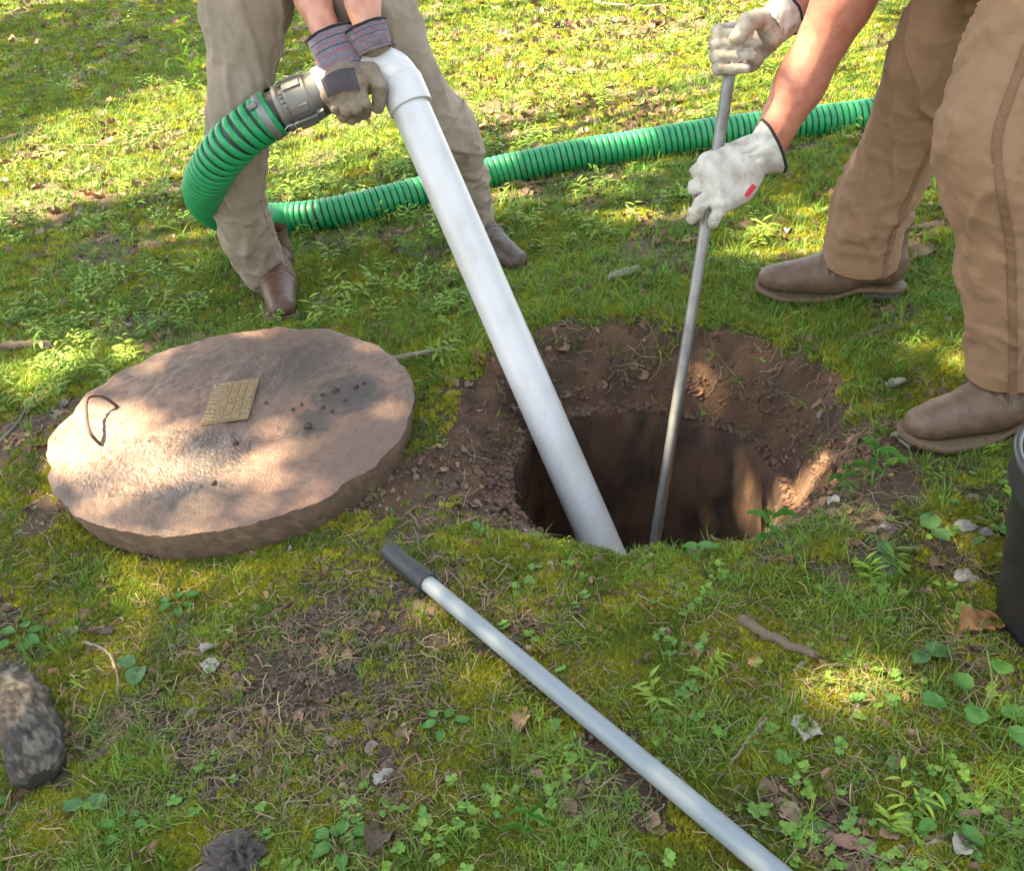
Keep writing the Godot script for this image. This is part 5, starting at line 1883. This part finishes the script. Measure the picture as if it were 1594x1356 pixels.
func build_cover() -> void:
	rng.seed = 41
	# moss
	var mosses := [moss_mesh(), moss_mesh(), moss_mesh()]
	spread("moss", "yellow-green moss carpeting the lawn", "moss", mosses, M.moss, 520000,
		func(x: float, z: float) -> float: return smoothstep(0.28, 0.52, moss_at(x, z) + 0.25 * noise_fine.get_noise_2d(x * 12.0, z * 12.0)) * (1.0 - soil_at(x, z)) * (1.0 - 0.8 * muddy(x, z)) * (1.0 if z > -2.6 else 0.5),
		func(x: float, z: float) -> float: return rng.randf_range(0.75, 1.35) * (1.0 + 0.38 * maxf(0.0, -z - 1.2)),
		func(x: float, z: float) -> Color: return vary(Color(0.36, 0.34, 0.02).lerp(Color(0.14, 0.19, 0.02), clampf(0.5 + 1.3 * noise_mid.get_noise_2d(x * 1.4 + 60.0, z * 1.4) + rng.randf_range(-0.35, 0.35), 0.0, 1.0)), 0.3), 0.35, 0.0)
	# fine grass
	var tufts := [tuft_mesh(9, 0.055, 0.0021, 0.012, 0.9), tuft_mesh(7, 0.075, 0.0024, 0.016, 1.1), tuft_mesh(11, 0.04, 0.0019, 0.02, 0.8), tuft_mesh(6, 0.095, 0.0022, 0.012, 1.3)]
	spread("grass", "fine green lawn grass growing in tufts", "grass", tufts, M.grass, 205000,
		func(x: float, z: float) -> float:
			var n := noise_mid.get_noise_2d(x * 0.8 + 3.0, z * 0.8 + 8.0) + 0.6 * noise_big.get_noise_2d(x * 2.0, z * 2.0 + 30.0)
			var d := 0.12 + 0.5 * n
			if z < -1.8:
				d += 0.30
			if z < -3.2:
				d += 0.10
			d += 0.5 * blob(x, z, 0.75, -1.75, 0.4, 0.25) + 0.22 * blob(x, z, 0.45, -0.62, 0.2, 0.2) + 0.35 * blob(x, z, 0.1, -2.1, 0.5, 0.2) + 0.6 * blob(x, z, 0.58, -2.75, 0.4, 0.12) + 0.5 * blob(x, z, 0.47, -0.95, 0.06, 0.06)
			var t := shaft_t(x, z)
			if t > 0.95 and t < 1.35:
				d += 0.22
			return clampf(d, 0.0, 1.0) * (1.0 - soil_at(x, z) * 0.88) * (1.0 - 0.75 * muddy(x, z)),
		func(x: float, z: float) -> float: return rng.randf_range(0.32, 0.8) * (0.75 if z > -1.7 else 1.0) * (1.0 + 0.13 * maxf(0.0, -z - 2.0)),
		func(x: float, z: float) -> Color: return vary(Color(0.13, 0.25, 0.025).lerp(Color(0.26, 0.31, 0.045), rng.randf() * rng.randf()), 0.25), 0.3, 0.02)
	# broad-leaved grass
	var stilts := [stilt_mesh(), stilt_mesh(), stilt_mesh(), stilt_mesh()]
	spread("broadleaf_grass", "broad-bladed green grass growing in drifts", "grass", stilts, M.stilt, 62000,
		func(x: float, z: float) -> float:
			var n := noise_mid.get_noise_2d(x * 0.7 + 50.0, z * 0.7)
			var d := -0.10 + 0.3 * n
			d += 0.30 * blob(x, z, -1.25, -2.35, 0.5, 0.4) + 0.24 * blob(x, z, -0.35, -2.15, 0.35, 0.2) + 0.22 * blob(x, z, -0.05, -2.6, 0.7, 0.35) + 0.25 * blob(x, z, -1.0, -1.9, 0.25, 0.2) + 0.3 * blob(x, z, -0.9, -3.2, 1.2, 0.3)
			d += 0.3 * blob(x, z, 0.0, -3.7, 0.5, 0.5) + 0.12 * blob(x, z, 0.75, -1.2, 0.15, 0.2) + 0.06 * blob(x, z, 0.5, -0.6, 0.25, 0.15)
			if z < -3.0:
				d += 0.12
			return clampf(d, 0.0, 1.0) * (1.0 - soil_at(x, z) * 0.97) * (1.0 - muddy(x, z)),
		func(x: float, z: float) -> float: return rng.randf_range(0.35, 0.8) * (0.7 if z > -1.7 else 1.0) * (1.0 + 0.1 * maxf(0.0, -z - 2.0)),
		func(x: float, z: float) -> Color: return vary(Color(0.13, 0.25, 0.022).lerp(Color(0.22, 0.31, 0.032), rng.randf()), 0.25), 0.25, 0.03)
	# clover
	var clovers := [clover_mesh(), clover_mesh(), clover_mesh(), clover_mesh()]
	spread("clover", "small three-leaved clover scattered through the moss", "clover", clovers, M.clover, 30000,
		func(x: float, z: float) -> float:
			var n := noise_mid.get_noise_2d(x * 1.3 + 90.0, z * 1.3)
			var d := -0.07 + 0.42 * n + 0.12 * blob(x, z, 0.25, -0.85, 0.4, 0.35) + 0.22 * blob(x, z, 0.5, -0.6, 0.3, 0.2) + 0.25 * blob(x, z, 0.68, -1.15, 0.12, 0.2) + 0.3 * blob(x, z, 0.62, -1.75, 0.25, 0.12) + 0.12 * blob(x, z, -0.25, -0.66, 0.35, 0.1)
			return clampf(d, 0.0, 1.0) * (1.0 - soil_at(x, z) * 0.9) * (1.0 - 0.7 * muddy(x, z)),
		func(x: float, z: float) -> float: return rng.randf_range(0.26, 0.58),
		func(x: float, z: float) -> Color: return vary(Color(0.085, 0.19, 0.03).lerp(Color(0.16, 0.26, 0.035), rng.randf()), 0.25), 0.2, 0.012, 0.0, 4.0)
	# dry stems
	spread("straw", "dry tan grass stems strewn over the ground", "straw", [straw_mesh(0.15), straw_mesh(0.5), straw_mesh(-0.3)], M.straw, 175000,
		func(x: float, z: float) -> float: return clampf(0.22 + 0.75 * noise_mid.get_noise_2d(x * 1.1 + 12.0, z * 1.1) + 0.5 * blob(x, z, 0.48, -0.85, 0.14, 0.1) + 0.25 * blob(x, z, -0.3, -0.9, 0.4, 0.3), 0.0, 1.0) * (1.0 - 0.55 * soil_at(x, z)),
		func(x: float, z: float) -> float: return rng.randf_range(0.025, 0.085) * (1.0 + 0.12 * maxf(0.0, -z - 1.5)),
		func(x: float, z: float) -> Color: return vary(Color(0.30, 0.22, 0.12).lerp(Color(0.14, 0.10, 0.055), rng.randf()), 0.3), 0.3, 0.0)
	# leaf litter
	spread("leaf_litter", "scraps of dead brown leaves lying in the grass", "leaf litter", [flake_mesh(0.5, 1.0), flake_mesh(0.9, 2.0), flake_mesh(0.2, 3.0), flake_mesh(0.7, 4.0)], M.litter, 190000,
		func(x: float, z: float) -> float: return clampf(0.26 + 0.8 * noise_mid.get_noise_2d(x * 0.9 + 33.0, z * 0.9 + 5.0) + 0.8 * blob(x, z, 0.2, -3.5, 0.5, 0.5) + 0.4 * blob(x, z, -1.9, -4.0, 1.0, 0.7) + 0.4 * blob(x, z, 0.3, -5.2, 1.2, 1.0) + 0.3 * blob(x, z, 0.9, -2.3, 0.35, 0.3), 0.0, 1.0) * (1.0 - 0.35 * soil_at(x, z)),
		func(x: float, z: float) -> float: return (0.004 + 0.022 * pow(rng.randf(), 3.0)) * (1.0 + 0.45 * maxf(0.0, -z - 1.4)),
		func(x: float, z: float) -> Color: return vary(Color(0.24, 0.14, 0.085).lerp(Color(0.11, 0.075, 0.05), rng.randf()) if rng.randf() < 0.92 else Color(0.30, 0.24, 0.18), 0.3), 0.5, 0.0)
	# crumbs of earth
	spread("soil_crumbs", "loose crumbs of brown soil round the shaft", "soil", [crumb_mesh(1.0), crumb_mesh(2.0), crumb_mesh(3.0)], M.crumb, 340000,
		func(x: float, z: float) -> float: return clampf(soil_at(x, z) * (0.75 + noise_mid.get_noise_2d(x * 2.0, z * 2.0)) + 0.02 + 0.3 * muddy(x, z), 0.0, 1.0) if z > -3.0 else 0.0,
		func(x: float, z: float) -> float: return 0.0010 + 0.0050 * pow(rng.randf(), 7.0),
		func(x: float, z: float) -> Color: return vary(Color(0.12, 0.07, 0.045).lerp(Color(0.055, 0.036, 0.026), rng.randf()), 0.3) if rng.randf() < 0.992 else Color(0.28, 0.22, 0.18), 0.5, 0.0, 0.2, 3.0)
	# mud-dulled flattened grass in the trampled strip
	spread("flattened_grass", "mud-dulled flattened grass in the left foreground", "grass", [straw_mesh(0.35), straw_mesh(-0.6)], M.straw, 36000,
		func(x: float, z: float) -> float: return 0.75 * muddy(x, z) if z > -1.4 else 0.0,
		func(x: float, z: float) -> float: return rng.randf_range(0.02, 0.06),
		func(x: float, z: float) -> Color: return vary(Color(0.085, 0.085, 0.05).lerp(Color(0.12, 0.10, 0.065), rng.randf()), 0.35), 0.3, 0.0)

# ---------------------------------------------------------------- single finds on the lawn
func on_ground(p: Vector2, lift := 0.0) -> Vector3:
	return Vector3(p.x, ground_y(p.x, p.y) + lift, p.y)

func resting(p: Vector2, deg: float, tilt := 0.0) -> Basis:
	var n := ground_normal(p.x, p.y)
	var x := Vector3(cos(deg_to_rad(deg)), 0, -sin(deg_to_rad(deg)))
	x = (x - n * x.dot(n)).normalized()
	return Basis(x, n, x.cross(n)) * Basis(Vector3.RIGHT, tilt)

func leaf_shape(s: Shape, base: Vector3, b: Basis, length: float, width: float, kind: String, curl: float, salt: float, col := Color.WHITE) -> void:
	# b: x runs from stalk to tip, y is the upper side
	var rows := []
	var nu := 12
	var nv := 8
	for i in nu + 1:
		var t := float(i) / nu
		var w := 0.0
		var back := 0.0
		match kind:
			"heart":
				w = sqrt(maxf(0.0, 1.0 - pow(absf(t - 0.32) / (0.32 if t < 0.32 else 0.69), 1.8)))
				back = 0.22 * (1.0 - smoothstep(0.0, 0.4, t))
			"round":
				w = sqrt(maxf(0.0, 1.0 - pow(2.0 * t - 1.0, 2.0))) * (1.0 + 0.10 * sin(t * 22.0))
				back = 0.1 * (1.0 - smoothstep(0.0, 0.3, t))
			"ragged":
				w = pow(sin(PI * clampf(t * 0.94 + 0.04, 0, 1)), 0.6) * (1.0 + 0.45 * noise_fine.get_noise_2d(t * 7.0, salt * 9.0))
			_:
				w = sin(PI * pow(t, 0.8))
		var row := PackedVector3Array()
		for j in nv + 1:
			var u := float(j) / nv * 2.0 - 1.0
			var ww := w * (1.0 + (0.3 * noise_fine.get_noise_2d(t * 6.0 + 40.0 * signf(u), salt * 5.0) if kind == "ragged" else 0.0))
			var y := curl * length * (0.22 * u * u - 0.30 * t * t + 0.10 * sin(t * 5.0 + salt)) + length * 0.06 * absf(u) * w
			y += length * 0.11 * curl * noise_fine.get_noise_2d(t * 3.5 + salt * 11.0, u * 2.2)
			y -= length * 0.012 * (1.0 - absf(sin(t * 19.0 + absf(u) * 2.0)))
			row.append(base + b * Vector3(length * (t - back * absf(u)), y, u * ww * width * 0.5))
		rows.append(row)
	s.grid(rows, false, col)

func build_finds() -> void:
	var k := 0
	for d in TWIGS:
		var pts := []
		for p in d[2]:
			pts.append(on_ground(p, d[1] * 0.75 + 0.002))
		var path := spline(pts, 7)
		for i in path.size():
			path[i] += Vector3(noise_fine.get_noise_2d(i * 0.3, k * 9.0), 0.4 * absf(noise_fine.get_noise_2d(i * 0.5, k * 5.0 + 4.0)), noise_fine.get_noise_2d(i * 0.4, k * 7.0 + 50.0)) * d[1] * 0.7
		var s := Shape.new()
		tube(path, d[1], d[1] * 0.6, 9, s, Color.WHITE, true, 0.13)
		var t := thing("twig", d[0], "twig", path[path.size() / 2])
		put("stem", s.mesh(), [M.twig_grey, M.twig_brown, M.twig_pale][k % 3] if k != 14 and k != 3 else M.twig_brown, t)
		if d[1] > 0.004 and k != 3 and k != 14:
			var q := path.size() / 2
			var side := (path[q + 1] - path[q - 1]).cross(Vector3.UP).normalized()
			var n := Shape.new()
			tube(PackedVector3Array([path[q], path[q] + side * d[1] * 3.0 + Vector3(0, d[1], 0), path[q] + side * d[1] * 7.0 + (path[q + 1] - path[q]).normalized() * d[1] * 6.0]), d[1] * 0.5, d[1] * 0.2, 6, n, Color.WHITE, true)
			put("side_shoot", n.mesh(), M.twig_brown, t)
		k += 1
	k = 0
	for d in DEAD_LEAVES:
		var s := Shape.new()
		var b := resting(d[1], d[4], 0.25 * sin(k * 2.3))
		var at := on_ground(d[1], 0.007 + 0.10 * d[2] * d[5])
		leaf_shape(s, at - b.x * d[2] * 0.5, b, d[2], d[2] * d[3], "ragged", d[5], k * 1.37)
		var t := thing("dead_leaf", d[0], "leaf", on_ground(d[1]))
		var m: Material = [M.leaf_orange, M.leaf_brown, M.leaf_grey, M.leaf_dark][d[6]]
		put("blade", s.mesh(null, false), m, t)
		var v := Shape.new()
		tube(spline([at - b.x * d[2] * 0.62 + b.y * 0.001, at - b.x * d[2] * 0.3 + b.y * d[2] * 0.02, at - b.y * d[2] * 0.01, at + b.x * d[2] * 0.42 - b.y * d[2] * 0.2 * d[5]], 4), d[2] * 0.014, d[2] * 0.005, 5, v)
		put("stalk", v.mesh(), M.twig_brown, t)
		k += 1
	for d in BARK:
		var s := Shape.new()
		var b := resting(d[1], d[4], 0.12)
		var at := on_ground(d[1], 0.008)
		var rows := []
		for i in 15:
			var t := i / 14.0 * 2.0 - 1.0
			var row := PackedVector3Array()
			var wide: float = d[3] * (0.75 + 0.3 * noise_fine.get_noise_2d(t * 2.0, k * 3.0)) * (1.0 if absf(t) < 0.8 else 0.75)
			for j in 14:
				var a := TAU * j / 14
				var x: float = t * d[2] * 0.5 + 0.12 * d[3] * noise_fine.get_noise_2d(a * 3.0, k + t)
				row.append(at + b * Vector3(x, sin(a) * wide * 0.22 * (1.0 + 0.6 * noise_fine.get_noise_2d(t * 6.0, a * 2.0 + k)), cos(a) * wide * 0.5 * (1.0 + 0.2 * noise_fine.get_noise_2d(t * 9.0, a * 2.0))))
			rows.append(row)
		s.grid(rows, true, Color.WHITE, true, true)
		tag(put("bark_piece", s.mesh(), M.bark_red if d[5] else M.bark_brown), d[0], "bark")
		k += 1
	for d in STONES:
		var s := Shape.new()
		lump(s, on_ground(d[1], d[2] * 0.3), d[2], 0.5 if d[3] != 1 else 0.9, Vector3(k, k * 2, 1), Vector3(1.0, 0.6, 0.8), 12, 16)
		tag(put("stone", s.mesh(), [M.stone_grey, M.lichen, M.stone_red][d[3]]), d[0], "stone")
		k += 1
	for d in PLANTS:
		plant(d, k)
		k += 1

func plant(d: Array, k: int) -> void:
	var at := on_ground(d[1], -0.002)
	var L: float = d[3]
	var turn := deg_to_rad(d[4])
	var t := thing("seedling" if d[2] in ["pair", "cane"] else "weed", d[0], "plant", at)
	var leaf := func(p: Vector3, dir: Vector3, length: float, width: float, kind: String, m: Material, curl := 0.5) -> void:
		var s := Shape.new()
		var z := dir.cross(Vector3.UP).normalized()
		leaf_shape(s, p, Basis(dir, z.cross(dir), z), length, width, kind, curl, k * 0.7 + p.x * 30.0)
		put("leaf", s.mesh(null, false), m, t)
	var stem := func(pts: Array, r: float, m: Material) -> void:
		var s := Shape.new()
		tube(spline(pts, 4), r, r * 0.6, 6, s)
		put("stem", s.mesh(), m, t)
	var spin := func(a: float, up: float) -> Vector3: return Vector3(cos(turn + a), up, sin(turn + a)).normalized()
	match d[2]:
		"pair":
			var top := at + Vector3(0.004, L * 0.8, 0.002)
			stem.call([at, at.lerp(top, 0.5) + Vector3(0.002, 0, 0), top], 0.001, M.stem_green)
			leaf.call(top, spin.call(0.0, 0.45), L, L * 0.55, "oval", M.leaf_green)
			leaf.call(top, spin.call(2.7, 0.3), L * 0.8, L * 0.5, "oval", M.leaf_green)
			leaf.call(at.lerp(top, 0.4), spin.call(1.4, 0.2), L * 0.5, L * 0.3, "oval", M.leaf_green)
		"cane":
			var top := at + Vector3(0.14 * L * cos(turn), L, 0.14 * L * sin(turn))
			stem.call([at, at.lerp(top, 0.5) + Vector3(0.003, 0, 0.002), top], 0.0012, M.stem_green)
			for i in 7:
				leaf.call(at.lerp(top, 0.3 + 0.7 * i / 6.0), spin.call(i * 2.5, 0.5 - 0.35 * (i % 2)), L * (0.42 + 0.12 * (i % 3)), L * 0.105, "oval", M.leaf_green, 0.8)
		"rosette":
			for i in 6:
				var dir: Vector3 = spin.call(i * 1.15, 0.35)
				var p := at + dir * L * (0.35 + 0.25 * (i % 2)) + Vector3(0, L * (0.2 + 0.14 * (i % 3)), 0)
				stem.call([at, at.lerp(p, 0.5) + Vector3(0, 0.002, 0), p], 0.0008, M.stem_green)
				leaf.call(p, spin.call(i * 1.15, 0.1), L * (0.75 + 0.12 * (i % 3)), L * 0.55, "oval", M.leaf_green)
		"heart":
			for i in 2:
				var dir: Vector3 = spin.call(i * 2.3, 0.2)
				var p := at + dir * L * 0.5 * i + Vector3(0, L * 0.55, 0)
				stem.call([at, at.lerp(p, 0.5) + Vector3(0.002, 0.002, 0), p], 0.0009, M.stem_green)
				leaf.call(p, dir, L * (1.0 - 0.25 * i), L * (0.95 - 0.2 * i), "heart", M.leaf_deep)
		"lobed":
			for i in 6:
				var dir: Vector3 = spin.call(i * 1.05, 0.2)
				var p := at + dir * L * (0.5 + 0.3 * (i % 2)) + Vector3(0, L * (0.35 + 0.2 * (i % 3)), 0)
				stem.call([at, at.lerp(p, 0.5) + Vector3(0, 0.004, 0), p], 0.0008, M.stem_green)
				leaf.call(p - dir * L * 0.1, spin.call(i * 1.05, 0.12), L * 0.42, L * 0.42, "round", M.leaf_green)
			stem.call([at, at + Vector3(0.006, L * 0.9, 0), at + Vector3(-0.012, L * 1.9, -0.01)], 0.0016, M.stem_green)
		"broad":
			var dir: Vector3 = spin.call(0.0, 0.22)
			stem.call([at - dir * L * 0.25, at], 0.0012, M.stem_green)
			leaf.call(at, dir, L, L * 0.42, "oval", M.leaf_deep, 0.4)
			leaf.call(at + Vector3(0, 0.002, 0), spin.call(2.2, 0.12), L * 0.55, L * 0.25, "oval", M.leaf_green, 0.5)
		"weed":
			for q in 3:
				var top := at + Vector3(0.05 * (q - 1) + 0.02, L * (1.0 - 0.22 * q), 0.03 * q)
				stem.call([at + Vector3(0.006 * q, 0, 0), at.lerp(top, 0.5) + Vector3(-0.01, 0, 0.01), top], 0.0018, M.stem_green)
				for i in 7:
					leaf.call(at.lerp(top, 0.35 + 0.65 * i / 6.0), spin.call(i * 2.4 + q, 0.55), L * 0.16, L * 0.018, "oval", M.leaf_lime, 0.7)

# ---------------------------------------------------------------- scene
func _ready() -> void:
	rng.seed = 7
	var camera := Camera3D.new()
	camera.name = "camera"
	camera.position = Vector3(0, 0.96, 0)
	camera.rotation_degrees = Vector3(-33, 0, 0)
	camera.fov = 50.11
	camera.near = 0.05
	camera.far = 200.0
	add_child(camera)
	camera.current = true
	var env := Environment.new()
	env.background_mode = Environment.BG_SKY
	var sky := Sky.new()
	var air := ProceduralSkyMaterial.new()
	air.sky_top_color = Color(0.80, 0.85, 0.92)
	air.sky_horizon_color = Color(1.0, 0.98, 0.93)
	air.ground_bottom_color = Color(0.13, 0.11, 0.08)
	air.ground_horizon_color = Color(0.30, 0.30, 0.22)
	air.energy_multiplier = 0.55
	sky.sky_material = air
	env.sky = sky
	env.tonemap_mode = Environment.TONE_MAPPER_LINEAR
	env.tonemap_exposure = 10.0
	env.sdfgi_enabled = true
	env.ssao_enabled = true
	env.ssil_enabled = true
	var around := WorldEnvironment.new()
	around.environment = env
	add_child(around)
	var sun := DirectionalLight3D.new()
	sun.name = "sun"
	sun.light_energy = 1.6
	sun.light_color = Color(1.0, 0.91, 0.74)
	sun.light_angular_distance = 0.5
	sun.shadow_enabled = true
	sun.basis = Basis.looking_at(-SUN.normalized(), Vector3.UP)
	add_child(sun)
	noise_big.seed = 11
	noise_big.frequency = 0.9
	noise_mid.seed = 23
	noise_mid.frequency = 5.0
	noise_mid.fractal_octaves = 3
	noise_fine.seed = 31
	noise_fine.frequency = 1.0
	noise_fine.fractal_octaves = 3
	make_materials()
	build_ground()
	build_shaft()
	build_trees()
	build_added_trees()
	build_lid()
	build_hose()
	build_pipe()
	build_rod()
	build_pole()
	build_bucket()
	build_rocks()
	build_people()
	build_cover()
	build_finds()
